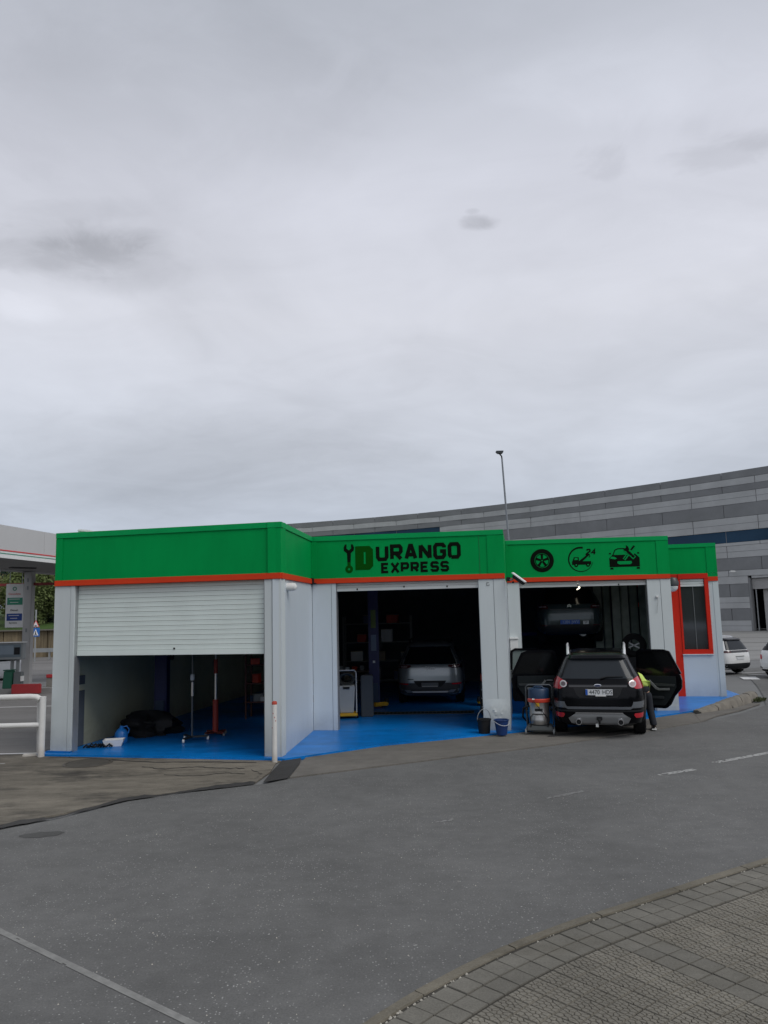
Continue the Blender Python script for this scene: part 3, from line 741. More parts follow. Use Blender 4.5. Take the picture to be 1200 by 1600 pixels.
# shutters
def shutter(P, Q, s0, s1, z0, z1, pitch, d, m, bar=0.10, label=None):
    sh = bpy.data.objects.new('roller_shutter', None); COL.objects.link(sh); sh.parent = gb
    if label: sh['label'] = label
    MB().wbox(P, Q, s0, s1, z0, z0 + bar, d - 0.03, d + 0.005).build('bottom_bar', m, sh, bevel=0.004)
    z = z0 + bar + 0.004; k = 0
    base = None
    while z + pitch * 0.5 < z1:
        b = MB(); zz = min(z + pitch - 0.006, z1); nseg = 4
        q_ = zz - z; pr = [(0.006, z), (0.006, z + q_ * .68), (0.0, z + q_ * .71), (0.0, z + q_ * .76), (0.006, z + q_ * .79), (0.005, zz)]
        vs = []
        for a in (s0, s1):
            for dd, q in pr: vs.append(wpt(P, Q, a, d - 0.012 + dd, q))
            for dd, q in pr[::-1]: vs.append(wpt(P, Q, a, d - 0.022, q))
        K_ = 2 * len(pr)
        b.add(vs, [(i, (i + 1) % K_, K_ + (i + 1) % K_, K_ + i) for i in range(K_)] + [tuple(range(K_ - 1, -1, -1)), tuple(range(K_, 2 * K_))])
        b.build('slat', m, sh)
        z += pitch; k += 1
    MB().wbox(P, Q, s0 - 0.02, s1 + 0.02, z0 + 0.1, z1, d - 0.034, d - 0.026).build('backing', mat('slat_gap_dark', (0.05, 0.055, 0.055), 0.9), sh)
    return sh
sh1 = shutter(A, B, 0.462, LAB - 0.342, 1.87, Z0 - 0.004, 0.091, -0.10, slat_m, label='roller shutter pulled halfway down')
sh2 = shutter(C, D, 0.552, 3.69, 3.06, Z0 - 0.004, 0.062, -0.08, slat_w, 0.07)
sh3 = shutter(E0, E1, 0.312, 3.43, 3.10, Z0 - 0.004, 0.062, -0.08, slat_w, 0.065)
for (P, Q, s_, z_, sh) in ((A, B, 2.55, 1.99, sh1), (C, D, 2.05, 3.13, sh2), (C, D, 1.0, 3.10, sh2), (C, D, 3.0, 3.11, sh2), (E0, E1, 1.75, 3.14, sh3), (E0, E1, 2.75, 3.13, sh3)):
    MB().wbox(P, Q, s_, s_ + 0.03, z_ - 0.02, z_ + 0.015, -0.08 - (0.02 if sh is sh1 else 0), -0.064 - (0.02 if sh is sh1 else 0)).build('lock', black_pl, sh)
# side guides
for (P, Q, s_) in ((A, B, 0.452), (A, B, LAB - 0.352), (C, D, 0.542), (C, D, 3.692), (E0, E1, 0.302), (E0, E1, 3.432)):
    MB().wbox(P, Q, s_, s_ + 0.008, 0.05, Z0 - 0.01, -0.2, -0.03).build('shutter_guide', steel, gb)
# office front with red window and red door post
MB().wbox(F0, F1, 0.612, 1.52, 0.05, 1.205, -0.15, 0.0).build('office_wall', bluish_wall, gb)
MB().wbox(F0, F1, 1.525, LF, 0.05, Z0 - 0.012, -0.2, 0.012).build('column', white_wall, gb, bevel=0.004)
MB().wbox(F0, F1, 1.415, 1.52, 1.207, Z0 - 0.012, -0.2, 0.0).build('office_wall', white_wall, gb)
MB().wbox(F0, F1, 1.50, LF + 0.004, 0.051, 0.10, 0.013, 0.02).build('skirting', white_wall, gb)
ow = bpy.data.objects.new('office_window', None); COL.objects.link(ow); ow.parent = gb
MB().wbox(F0, F1, 0.612, 1.41, 1.21, 1.335, -0.12, 0.03).build('window_frame', red_frame, ow, bevel=0.004)
MB().wbox(F0, F1, 0.612, 1.41, 3.305, 3.45, -0.12, 0.03).build('window_frame', red_frame, ow, bevel=0.004)
MB().wbox(F0, F1, 0.612, 0.665, 1.337, 3.303, -0.12, 0.028).build('window_frame', red_frame, ow, bevel=0.004)
MB().wbox(F0, F1, 1.305, 1.41, 1.337, 3.303, -0.12, 0.028).build('window_frame', red_frame, ow, bevel=0.004)
MB().wbox(F0, F1, 0.666, 1.304, 1.338, 3.302, -0.075, -0.065).build('window_pane', win_glass, ow)
MB().wbox(F0, F1, 0.995, 1.01, 1.34, 3.09, -0.064, -0.05).build('window_bar', grey_trim, ow)
for k in range(3):
    MB().wbox(F0, F1, 0.672, 1.298, 3.09 + k * 0.07, 3.155 + k * 0.07, -0.05, -0.025 - 0.006 * (k % 2)).build('blind_slat', slat_w, ow, bevel=0.006)
MB().wbox(F0, F1, 0.60, 1.42, 1.19, 1.209, 0.002, 0.05).build('window_sill', white_pl, ow)
dr = bpy.data.objects.new('office_door', None); COL.objects.link(dr); dr.parent = gb
MB().wbox(F0, F1, 0.345, 0.61, 0.05, 3.30, -0.14, 0.012).build('door_post', red_frame, dr, bevel=0.004)
MB().wbox(F0, F1, 0.20, 0.61, 3.302, 3.45, -0.14, 0.012).build('door_header', red_frame, dr)
for z0_, z1_ in ((3.12, 3.20), (2.55, 2.68), (0.05, 0.30)):
    MB().wbox(F0, F1, -0.5, 0.344, z0_, z1_, -0.12, -0.02).build('door_rail', red_frame, dr)
MB().wbox(F0, F1, -0.5, 0.344, 0.05, 3.30, -0.10, -0.07).build('door_pane', win_glass, dr)

# ------------- lettering on the green band
GL = {'U': [[(0, 1), (0, .18), (.16, 0), (.84, 0), (1, .18), (1, 1)]],
 'R': [[(0, 0), (0, 1), (.84, 1), (1, .86), (1, .58), (.84, .44), (0, .44)], [(.42, .44), (1, 0)]],
 'A': [[(0, 0), (.42, 1), (.58, 1), (1, 0)], [(.2, .30), (.8, .30)]],
 'N': [[(0, 0), (0, 1)], [(.02, .98), (.98, .02)], [(1, 0), (1, 1)]],
 'G': [[(1, .76), (1, .86), (.84, 1), (.16, 1), (0, .84), (0, .16), (.16, 0), (.84, 0), (1, .16), (1, .48), (.55, .48)]],
 'O': [[(.16, 0), (0, .16), (0, .84), (.16, 1), (.84, 1), (1, .84), (1, .16), (.84, 0), (.16, 0)]],
 'E': [[(1, 1), (0, 1), (0, 0), (1, 0)], [(0, .5), (.85, .5)]],
 'X': [[(-.08, -.1), (1.08, 1.1)], [(-.08, 1.1), (1.08, -.1)]],
 'P': [[(0, 0), (0, 1), (.84, 1), (1, .86), (1, .56), (.84, .42), (0, .42)]],
 'S': [[(1, .8), (1, .86), (.84, 1), (.16, 1), (0, .86), (0, .64), (.16, .5), (.84, .5), (1, .36), (1, .14), (.84, 0), (.16, 0), (0, .14), (0, .2)]],
 '2': [[(0, .8), (.16, 1), (.84, 1), (1, .84), (1, .62), (0, .12), (0, 0), (1, 0)]],
 '4': [[(.7, 0), (.7, 1), (0, .35), (1, .35)]]}
def letter(parent, ch, P, Q, s0, z0, w_, h_, t, m, shear=0.0, d=0.0):
    b = MB(); fn = lambda a, c, dd: wpt(P, Q, s0 + a, dd + d, z0 + c)
    k = 0
    for pl in GL[ch]:
        pts = [(t / 2 + x * (w_ - t) + shear * y * h_, t / 2 + y * (h_ - t)) for x, y in pl]
        for q in stroke(pts, t):
            b.poly3(fn, q, 0.001 + k * 0.00015, 0.005 + k * 0.00015); k += 1
    return b.build('letter', m, parent)
sg = bpy.data.objects.new('lettering', None); COL.objects.link(sg); sg.parent = gb
sg['label'] = 'black and dark green lettering reading DURANGO EXPRESS'
s_ = 1.465; step = (3.38 - 1.465) / 6
for ch in 'URANGO':
    letter(sg, ch, C, D, s_, 3.70, step - 0.035, 0.365, 0.082, ink); s_ += step
s_ = 1.575; step = (3.11 - 1.575) / 7
for ch in 'EXPRESS':
    letter(sg, ch, C, D, s_, 3.430, step - 0.032, 0.232, 0.056, ink); s_ += step
fCD = lambda a, c, dd: wpt(C, D, a, dd, c)
# solid block D with a slot
Dp = [(1.00, 3.52), (1.32, 3.52), (1.40, 3.60), (1.40, 3.97), (1.32, 4.05), (1.00, 4.05)]
slot = [(1.19, 3.64), (1.235, 3.64), (1.235, 3.93), (1.19, 3.93)]
b = MB()
for q in ([Dp[0], Dp[1], Dp[2], (1.235, 3.60), (1.19, 3.60)], ):
    pass
b.poly3(fCD, [(1.00, 3.52), (1.19, 3.52), (1.19, 4.05), (1.00, 4.05)], .001, .005)
b.poly3(fCD, [(1.235, 3.52), (1.32, 3.52), (1.40, 3.60), (1.40, 3.97), (1.32, 4.05), (1.235, 4.05)], .001, .005)
b.poly3(fCD, [(1.19, 3.52), (1.235, 3.52), (1.235, 3.65), (1.19, 3.65)], .001, .005)
b.poly3(fCD, [(1.19, 3.92), (1.235, 3.92), (1.235, 4.05), (1.19, 4.05)], .001, .005)
b.build('letter', ink_green, sg)
# wrench
def ringpoly(cx, cy, r, n=20, a0=0, a1=2 * math.pi, incl=False):
    return [(cx + r * math.cos(a0 + (a1 - a0) * i / n), cy + r * math.sin(a0 + (a1 - a0) * i / n)) for i in range(n + (1 if incl else 0))]
b = MB(); wx = 0.855
b.poly3(fCD, [(wx - .036, 3.70), (wx + .036, 3.70), (wx + .045, 3.90), (wx - .045, 3.90)], .001, .005)
jaw = [(wx - .045, 3.90), (wx + .045, 3.90), (wx + .11, 3.96), (wx + .12, 4.03), (wx + .085, 4.10), (wx + .05, 4.10), (wx + .055, 4.01), (wx, 3.965), (wx - .055, 4.01), (wx - .05, 4.10), (wx - .085, 4.10), (wx - .12, 4.03), (wx - .11, 3.96)]
b.poly3(fCD, jaw, .001, .0052)
b.build('wrench_emblem', ink, gb, tri=True)
b = MB()
b.poly3(fCD, [(wx - .034, 3.58), (wx + .034, 3.58), (wx + .036, 3.70), (wx - .036, 3.70)], .001, .005)
for q in stroke(ringpoly(wx, 3.545, 0.058, 16), 0.06, closed=True): b.poly3(fCD, q, .0012, .0054)
b.build('wrench_emblem', ink_green, gb)
# tyre icon
fE = lambda a, c, dd: wpt(E0, E1, a, dd, c)
b = MB(); cx, cz = 0.90, 3.77
for q in stroke(ringpoly(cx, cz, 0.240, 40), 0.105, closed=True): b.poly3(fE, q, .001, .005)
for q in stroke(ringpoly(cx, cz, 0.165, 36), 0.018, closed=True): b.poly3(fE, q, .0012, .0052)
for k in range(5):
    a = math.pi / 2 + k * 2 * math.pi / 5; ca, sa = math.cos(a), math.sin(a)
    q = [(0.02, -0.022), (0.165, -0.034), (0.165, 0.034), (0.02, 0.022)]
    b.poly3(fE, [(cx + x * ca - y * sa, cz + x * sa + y * ca) for x, y in q], .0014, .0054 + k * .0001)
for q in stroke(ringpoly(cx, cz, 0.032, 12), 0.022, closed=True): b.poly3(fE, q, .0016, .006)
b.build('tyre_emblem', ink, gb)
# 24 h tow truck icon
b = MB(); cx, cz = 1.86, 3.77
arc = ringpoly(cx, cz, 0.30, 34, R(78), R(345), True)
for i, q in enumerate(stroke(arc, 0.018)):
    w_ = 0.044 - 0.036 * i / 34
    a0 = R(78) + (R(345) - R(78)) * i / 34; a1 = R(78) + (R(345) - R(78)) * (i + 1) / 34
    b.poly3(fE, [(cx + (0.30 + w_ / 2) * math.cos(a0), cz + (0.30 + w_ / 2) * math.sin(a0)), (cx + (0.30 + w_ / 2) * math.cos(a1), cz + (0.30 + w_ / 2) * math.sin(a1)), (cx + (0.30 - w_ / 2) * math.cos(a1), cz + (0.30 - w_ / 2) * math.sin(a1)), (cx + (0.30 - w_ / 2) * math.cos(a0), cz + (0.30 - w_ / 2) * math.sin(a0))], .001, .005)
tx, tz = 1.64, 3.64
b.poly3(fE, [(tx, tz), (tx + .47, tz), (tx + .47, tz + .085), (tx + .17, tz + .085), (tx + .17, tz + .19), (tx + .05, tz + .19), (tx + .015, tz + .10), (tx, tz + .08)], .001, .005)
b.poly3(fE, [(tx + .16, tz + .085), (tx + .26, tz + .085), (tx + .45, tz + .25), (tx + .42, tz + .275)], .0012, .0052)
for q in stroke([(tx + .43, tz + .26), (tx + .45, tz + .20), (tx + .42, tz + .18)], .015): b.poly3(fE, q, .0014, .0054)
for wx_ in (.10, .39): b.poly3(fE, ringpoly(tx + wx_, tz - .005, .05, 16), .0014, .0056)
o = b.build('tow_truck_emblem', ink, gb, tri=True)
b = MB()
b.poly3(fE, [(tx + .055, tz + .12), (tx + .14, tz + .12), (tx + .14, tz + .17), (tx + .075, tz + .17)], .0058, .0064)
for wx_ in (.10, .39): b.poly3(fE, ringpoly(tx + wx_, tz - .005, .018, 12), .0058, .0064)
b.build('tow_truck_emblem', green, gb)
letter(gb, '2', E0, E1, 1.985, 3.875, 0.115, 0.16, 0.036, ink, 0.12)
letter(gb, '4', E0, E1, 2.115, 3.875, 0.125, 0.16, 0.036, ink, 0.12)
# car with tools icon
b = MB(); x0, z0_ = 2.56, 3.50
body = [(0, .06), (.74, .06), (.74, .28), (.66, .36), (.08, .36), (0, .28)]
b.poly3(fE, [(x0 + a, z0_ + c) for a, c in body], .001, .005)
for q in stroke([(x0 + .09, z0_ + .35), (x0 + .15, z0_ + .48), (x0 + .22, z0_ + .515), (x0 + .36, z0_ + .515)], .022): b.poly3(fE, q, .0012, .0052)
for q in stroke([(x0 + .62, z0_ + .38), (x0 + .65, z0_ + .35)], .022): b.poly3(fE, q, .0012, .0052)
for a in (.0, .645): b.poly3(fE, [(x0 + a + .01, z0_), (x0 + a + .09, z0_), (x0 + a + .085, z0_ + .045), (x0 + a + .015, z0_ + .045)], .001, .005)
for a in (-.0, .69): b.poly3(fE, [(x0 + a, z0_ + .38), (x0 + a + .05, z0_ + .38), (x0 + a + .045, z0_ + .415), (x0 + a + .005, z0_ + .415)], .001, .005)
b.build('car_emblem', ink, gb, tri=True)
b = MB()
b.poly3(fE, [(x0 + .19, z0_ + .15), (x0 + .24, z0_ + .12), (x0 + .50, z0_ + .12), (x0 + .55, z0_ + .15), (x0 + .54, z0_ + .20), (x0 + .20, z0_ + .20)], .0052, .0058)
b.poly3(fE, [(x0 + .02, z0_ + .27), (x0 + .14, z0_ + .25), (x0 + .19, z0_ + .27), (x0 + .13, z0_ + .31), (x0 + .05, z0_ + .32)], .0052, .0058)
for q in stroke([(x0 + .36, z0_ + .24), (x0 + .62, z0_ + .56)], .075): b.poly3(fE, q, .0054, .0060)
for q in stroke([(x0 + .40, z0_ + .50), (x0 + .62, z0_ + .27)], .10): b.poly3(fE, q, .0054, .0060)
b.build('car_emblem', green, gb)
b = MB()
for q in stroke([(x0 + .44, z0_ + .46), (x0 + .61, z0_ + .29)], .062): b.poly3(fE, q, .0062, .0068)
b.poly3(fE, [(x0 + .35, z0_ + .53), (x0 + .38, z0_ + .46), (x0 + .45, z0_ + .43), (x0 + .50, z0_ + .48), (x0 + .485, z0_ + .55), (x0 + .43, z0_ + .60), (x0 + .43, z0_ + .54), (x0 + .40, z0_ + .515)], .0062, .0070)
for q in stroke([(x0 + .36, z0_ + .245), (x0 + .45, z0_ + .355)], .022): b.poly3(fE, q, .0062, .0068)
for q in stroke([(x0 + .54, z0_ + .47), (x0 + .63, z0_ + .575)], .045): b.poly3(fE, q, .0062, .0068)
b.build('car_emblem', ink, gb, tri=True)
# faint pale line under the signs (panel lip)
MB().wbox(C, D, 0.54, 3.72, Z1 + 0.002, Z1 + 0.02, 0.001, 0.02).build('fascia_lip', green_cap, gb)
MB().wbox(E0, E1, 0.31, 3.45, Z1 + 0.002, Z1 + 0.02, 0.001, 0.02).build('fascia_lip', green_cap, gb)
# small printed mark and key hanging on columns
for q in range(1):
    b = MB()
    for st_ in stroke([(3.93, 3.16), (3.88, 3.16), (3.875, 3.10), (3.93, 3.10), (3.93, 3.125)], 0.01): b.poly3(fCD, st_, .005, .008)
    b.build('pencil_mark', grey_trim, gb)
# dents: crumpled cladding at the foot of the middle column
dn = MB(); vs = []; nx, nz = 12, 14
r_ = random.Random(2)
for i in range(nx + 1):
    for j in range(nz + 1):
        s_ = 3.705 + (LCD - 3.71) * i / nx; z = 0.08 + 0.62 * j / nz
        w_ = math.sin(math.pi * min(1, j / nz)) * math.sin(math.pi * i / nx)
        vs.append(wpt(C, D, s_, 0.006 + 0.05 * w_ * abs(math.sin(i * 1.3 + j * 0.9)) * r_.uniform(.6, 1), z))
dn.add(vs, [(i * (nz + 1) + j, (i + 1) * (nz + 1) + j, (i + 1) * (nz + 1) + j + 1, i * (nz + 1) + j + 1) for i in range(nx) for j in range(nz)])
tag(dn.build('dented_cladding', white_wall, gb, smooth=True), 'crumpled white metal sheet at the foot of the column')

# ---------------- fittings on the walls
def wallthing(name, label, cat, P, Q, s_, d, z, group=None):
    e = (Vector(Q) - Vector(P)).normalized()
    return thing(name, label, cat, wpt(P, Q, s_, d, z), math.atan2(e.y, e.x), group)
cam1 = wallthing('security_camera', 'white bullet security camera with black snout at the middle column top', 'camera', C, D, LCD + 0.05, 0.02, 3.22)
cam1.scale = (.74, .74, .74)
MB().box((0.03, 0, 0.0), (0.12, 0.10, 0.12)).build('mount', black_pl, cam1, bevel=0.01)
MB().tube([(0.06, -0.02, -0.02), (0.14, -0.08, -0.02), (0.17, -0.1, 0.02)], 0.025).build('arm', grey_pl, cam1, smooth=True)
MB().box((0.32, -0.20, -0.035), (0.42, 0.10, 0.095), rz=-0.5, ry=0.62).build('body', black_pl, cam1, bevel=0.02)
MB().box((0.335, -0.21, 0.035), (0.50, 0.13, 0.035), rz=-0.5, ry=0.62).build('sun_shield', white_pl, cam1, bevel=0.012)
MB().cone((0.16, -0.1, -0.07), (0.16, -0.1, -0.12), 0.03, 0.03).build('knob', black_pl, cam1)
cam2 = wallthing('dome_camera', 'small dark dome camera between white column and red door post', 'camera', F0, F1, 0.42, 0.30, 3.16)
cam2.scale = (1.25, 1.25, 1.25)
MB().lathe([(0, 0.16), (0.10, 0.14), (0.14, 0.06), (0.14, -0.02), (0.10, -0.04)], n=20).build('housing', mat('dark_grey_plastic', (0.05, 0.055, 0.06), 0.4), cam2, smooth=True)
MB().lathe([(0.12, -0.04), (0.11, -0.10), (0.07, -0.15), (0, -0.17)], n=20).build('dome', white_pl, cam2, smooth=True)
MB().box((0.0, 0.12, 0.12), (0.08, 0.25, 0.06)).build('bracket', black_pl, cam2)
jb = wallthing('junction_box', 'small black box with pale cable under the orange stripe in the corner', 'box', C, D, -0.02, 0.10, 3.30)
MB().box((0, 0, 0), (0.17, 0.12, 0.14)).build('case', black_pl, jb, bevel=0.012)
MB().box((0.09, -0.02, -0.055), (0.10, 0.08, 0.03)).build('foot', black_pl, jb)
MB().tube([(-0.06, -0.06, 0.04), (-0.07, -0.09, -0.03), (-0.13, -0.09, -0.06), (-0.19, -0.07, -0.03), (-0.21, -0.05, 0.02)], 0.009).build('cable', white_pl, jb, smooth=True)
pc = wallthing('vent_pipe', 'short white pipe cap sticking out high on the return wall', 'pipe', B, C, 0.50, 0.0, 3.10)
MB().lathe([(0.075, 0.0), (0.08, 0.10), (0.07, 0.16), (0.03, 0.19), (0, 0.195)], n=18).build('cap', white_pl, pc, smooth=True)
pc.rotation_euler = (R(90), 0, pc.rotation_euler.z)
wb = wallthing('meter_box', 'white plastic box with slot on the wall left of the right bay', 'box', E0, E1, 0.10, 0.04, 1.62)
MB().box((0, 0, 0.0), (0.20, 0.14, 0.42)).build('case', white_pl, wb, bevel=0.012)
MB().box((0, -0.01, 0.235), (0.23, 0.17, 0.05)).build('lid', white_pl, wb, bevel=0.01)
MB().box((0.04, -0.075, -0.13), (0.06, 0.01, 0.02)).build('slot', black_pl, wb)
hk = wallthing('wall_hook', 'tiny white hook with hanging cord on the right bay column', 'hook', E0, E1, 3.66, 0.005, 2.78)
MB().box((0, -0.02, 0.02), (0.06, 0.04, 0.05)).build('plate', white_pl, hk, bevel=0.006)
MB().tube([(0, -0.03, 0), (0.005, -0.03, -0.12), (-0.02, -0.03, -0.25), (-0.03, -0.02, -0.38)], 0.004, 6).build('cord', grey_pl, hk)
ra = thing('rooftop_sensor', 'small white housing lying on the roof edge of the left bay', 'sensor', (-6.0, 15.35, 4.30), -0.2)
MB().box((0, 0, 0.03), (0.30, 0.12, 0.06), ry=0.12).build('housing', white_pl, ra, bevel=0.02)
MB().box((0.24, 0, 0.01), (0.2, 0.05, 0.02)).build('bracket', white_pl, ra)

# ---------------- bollard, railing
bo = thing('bollard', 'thin white tube bollard with chipped red top before the left column', 'bollard', (-2.03, 14.02, 0))
MB().cone((0, 0, 0), (0, 0, 1.0), 0.048, 0.046, 18).build('tube', white_paint, bo, smooth=True)
MB().lathe([(0.0465, 1.0), (0.047, 1.035), (0.035, 1.055), (0, 1.062)], n=18).build('cap', rust, bo, smooth=True)
for k, (a, z) in enumerate(((0.6, 0.72), (-0.4, 0.85), (0.2, 0.78), (-0.9, 0.6))):
    MB().box((0.0475 * math.sin(a), -0.0475 * math.cos(a), z), (0.012, 0.004, 0.02), rz=a).build('chip', rust, bo)
rl = thing('tube_railing', 'white double tube railing at the left edge beside the garage', 'railing', (-6.62, 15.02, 0))
MB().cone((0.0, 0.05, 0), (0.0, 0.05, 1.13), 0.062, 0.062, 18).build('post', white_paint, rl, smooth=True)
MB().cone((-0.13, 0.25, 0), (-0.10, 0.12, 1.10), 0.04, 0.04, 14).build('brace', white_paint, rl, smooth=True)
MB().tube([(-4.5, 0.05, 1.10), (-0.25, 0.05, 1.13), (-0.12, 0.05, 1.12), (-0.05, 0.05, 1.08)], 0.058, 16).build('top_rail', white_paint, rl, smooth=True)
MB().tube([(-4.5, 0.05, 0.58), (0, 0.05, 0.60)], 0.05, 16).build('lower_rail', white_paint, rl, smooth=True)
MB().cone((-4.5, 0.05, 0), (-4.5, 0.05, 1.2), 0.062, 0.062, 18).build('post', white_paint, rl, smooth=True)
MB().box((-0.22, 0.2, 0.03), (0.34, 0.18, 0.05), rz=0.2).build('base_plate', white_paint, rl, bevel=0.01)

# ---------------- buckets
def bucket(loc, r0, r1, h_, m, label, handle_m, swing):
    t = thing('bucket', label, 'bucket', loc, 0.3)
    MB().lathe([(0, 0.004), (r0, 0.004), (r1, h_), (r1 + 0.012, h_), (r1 + 0.012, h_ + 0.02), (r1 - 0.006, h_ + 0.02), (r0 - 0.006, 0.012), (0, 0.012)], n=28).build('pail', m, t, smooth=True)
    pts = [((r1 + 0.012) * math.cos(a), -math.sin(a) * swing[0], h_ + math.sin(a) * swing[1]) for a in [math.pi * i / 14 for i in range(15)]]
    MB().tube(pts, 0.006, 6).build('handle', handle_m, t, smooth=True)
    return t
bucket((1.97, 16.38, 0.05), 0.115, 0.14, 0.27, black_pl, 'black bucket standing on blue floor beside the middle column', steel, (0.02, 0.22))
bucket((2.30, 16.18, 0.04), 0.105, 0.145, 0.29, bucket_blue, 'blue bucket with pale handle in front of the middle column', mat('pale_handle', (0.45, 0.47, 0.5), 0.4), (0.165, -0.09))

# ---------------- wet vacuum
vc = thing('industrial_vacuum', 'wet vacuum with steel drum and blue head on a trolley beside the black car', 'vacuum', (3.13, 16.40, 0.016), R(-14))
MB().lathe([(0, 0.20), (0.19, 0.20), (0.20, 0.24), (0.205, 0.30), (0.20, 0.31), (0.205, 0.42), (0.20, 0.43), (0.205, 0.60), (0.215, 0.66)], n=28).build('drum', metal_vac, vc, smooth=True)
MB().lathe([(0.215, 0.64), (0.23, 0.65), (0.235, 0.70), (0.215, 0.72)], n=28).build('clamp_ring', red_m, vc, smooth=True)
MB().lathe([(0.215, 0.72), (0.215, 0.89), (0.20, 0.915), (0.10, 0.92), (0, 0.925)], n=28).build('motor_head', navy_pl, vc, smooth=True)
MB().tube([(-0.12, 0, 0.91), (-0.06, -0.02, 0.955), (0.06, -0.02, 0.955), (0.12, 0, 0.91)], 0.018).build('carry_handle', navy_pl, vc, smooth=True)
MB().box((0, -0.01, 0.13), (0.52, 0.42, 0.10)).build('trolley_base', mat('dark_grey_machine', (0.09, 0.10, 0.10), 0.5), vc, bevel=0.02)
MB().tube([(-0.27, 0.16, 0.14), (-0.27, 0.16, 0.93), (-0.22, 0.16, 0.97), (0.22, 0.16, 0.97), (0.27, 0.16, 0.93), (0.27, 0.16, 0.14)], 0.016).build('push_frame', mat('dark_frame_tube', (.12, .13, .14), .4, .5), vc, smooth=True)
MB().tube([(-0.17, -0.22, 0.16), (-0.17, -0.24, 0.36), (-0.12, -0.24, 0.42), (0.12, -0.24, 0.42), (0.17, -0.24, 0.36), (0.17, -0.22, 0.16)], 0.011).build('front_guard', black_pl, vc, smooth=True)
MB().box((0, -0.213, 0.50), (0.16, 0.012, 0.05)).build('badge', black_pl, vc)
MB().box((-0.02, -0.218, 0.605), (0.075, 0.006, 0.07)).build('sticker', yellow_m, vc)
MB().tube([(-0.1, -0.22, 0.68), (-0.02, -0.24, 0.58), (0.08, -0.235, 0.46), (0.16, -0.23, 0.33), (0.17, -0.22, 0.22)], 0.008, 6).build('cable', black_pl, vc, smooth=True)
MB().box((-0.1, -0.235, 0.72), (0.05, 0.01, 0.025)).build('label_plate', white_pl, vc)
for x in (-0.28, 0.28):
    for y in (-0.15, 0.18):
        MB().lathe([(0, -0.018), (0.055, -0.018), (0.06, 0), (0.055, 0.018), (0, 0.018)], (x, y, 0.06), n=16, axis='X').build('castor', grey_pl, vc, smooth=True)
for x in (-0.235, 0.235): MB().box((x, -0.02, 0.52), (0.03, 0.06, 0.09)).build('latch', black_pl, vc, bevel=0.008)
MB().tube([(-0.20, 0.05, 0.55), (-0.33, 0.1, 0.5), (-0.36, 0.2, 0.3), (-0.25, 0.3, 0.15), (-0.30, 0.35, 0.45), (-0.28, 0.28, 0.75)], 0.022).build('hose', black_pl, vc, smooth=True)

# ================================================================ CARS
class Car:
    def __init__(s, prof, n=7.0):
        s.p = prof; s.n = n
    def at(s, z):
        P = s.p
        if z <= P[0][0]: return P[0][1:]
        for a, b_ in zip(P, P[1:]):
            if z <= b_[0]:
                t = (z - a[0]) / (b_[0] - a[0]); return tuple(a[i] * (1 - t) + b_[i] * t for i in (1, 2, 3))
        return P[-1][1:]
    def ry(s, x, z):
        yr, yf, w_ = s.at(z); yc = (yr + yf) / 2; a = (yf - yr) / 2
        q = min(abs(x) / w_, 0.9995); return yc - a * (1 - q ** s.n) ** (1 / s.n)
    def fy(s, x, z):
        yr, yf, w_ = s.at(z); yc = (yr + yf) / 2; a = (yf - yr) / 2
        q = min(abs(x) / w_, 0.9995); return yc + a * (1 - q ** s.n) ** (1 / s.n)
    def sx(s, y, z):
        yr, yf, w_ = s.at(z); yc = (yr + yf) / 2; a = (yf - yr) / 2
        q = min(abs(y - yc) / a, 0.9995); return w_ * (1 - q ** s.n) ** (1 / s.n)
    def body(s):
        b = MB(); N_ = 96; zs = []
        for a, c in zip(s.p, s.p[1:]):
            k = max(1, int((c[0] - a[0]) / 0.035)); zs += [a[0] + (c[0] - a[0]) * i / k for i in range(k)]
        zs.append(s.p[-1][0])
        for z in zs:
            yr, yf, w_ = s.at(z); yc = (yr + yf) / 2; a = (yf - yr) / 2
            for i in range(N_):
                t = 2 * math.pi * (i + 0.5) / N_; c_, s_ = math.cos(t), math.sin(t)
                b.v.append((w_ * math.copysign(abs(c_) ** (2 / s.n), c_), yc + a * math.copysign(abs(s_) ** (2 / s.n), s_), z))
        for j in range(len(zs) - 1):
            for i in range(N_): b.f.append((j * N_ + i, j * N_ + (i + 1) % N_, (j + 1) * N_ + (i + 1) % N_, (j + 1) * N_ + i))
        b.f.append(tuple(range(N_ - 1, -1, -1))); k = (len(zs) - 1) * N_; b.f.append(tuple(range(k, k + N_)))
        return b
    def patch(s, rows, off, where='rear', nc=12, nr=4, depth=0.03, side=1):
        """rows (z, lo, hi): a panel that follows the body, standing off mm proud"""
        b = MB(); R2 = []
        for a, c in zip(rows, rows[1:]):
            for i in range(nr): R2.append(tuple(a[q] * (1 - i / nr) + c[q] * i / nr for q in range(3)))
        R2.append(rows[-1])
        def pt(z, u, o):
            if where == 'rear': return (u, s.ry(u, z) - o, z)
            if where == 'front': return (u, s.fy(u, z) + o, z)
            return (side * (s.sx(u, z) + o), u, z)
        m = len(R2); c1 = nc + 1
        for o in (off, off - depth):
            for z, lo, hi in R2:
                for i in range(c1): b.v.append(pt(z, lo + (hi - lo) * i / nc, o))
        K = m * c1
        for j in range(m - 1):
            for i in range(nc):
                b.f.append((j * c1 + i, j * c1 + i + 1, (j + 1) * c1 + i + 1, (j + 1) * c1 + i))
        for j in range(m - 1):
            for i in (0, nc): b.f.append((j * c1 + i, (j + 1) * c1 + i, K + (j + 1) * c1 + i, K + j * c1 + i))
        for i in range(nc):
            for j in (0, m - 1): b.f.append((j * c1 + i, j * c1 + i + 1, K + j * c1 + i + 1, K + j * c1 + i))
        return b
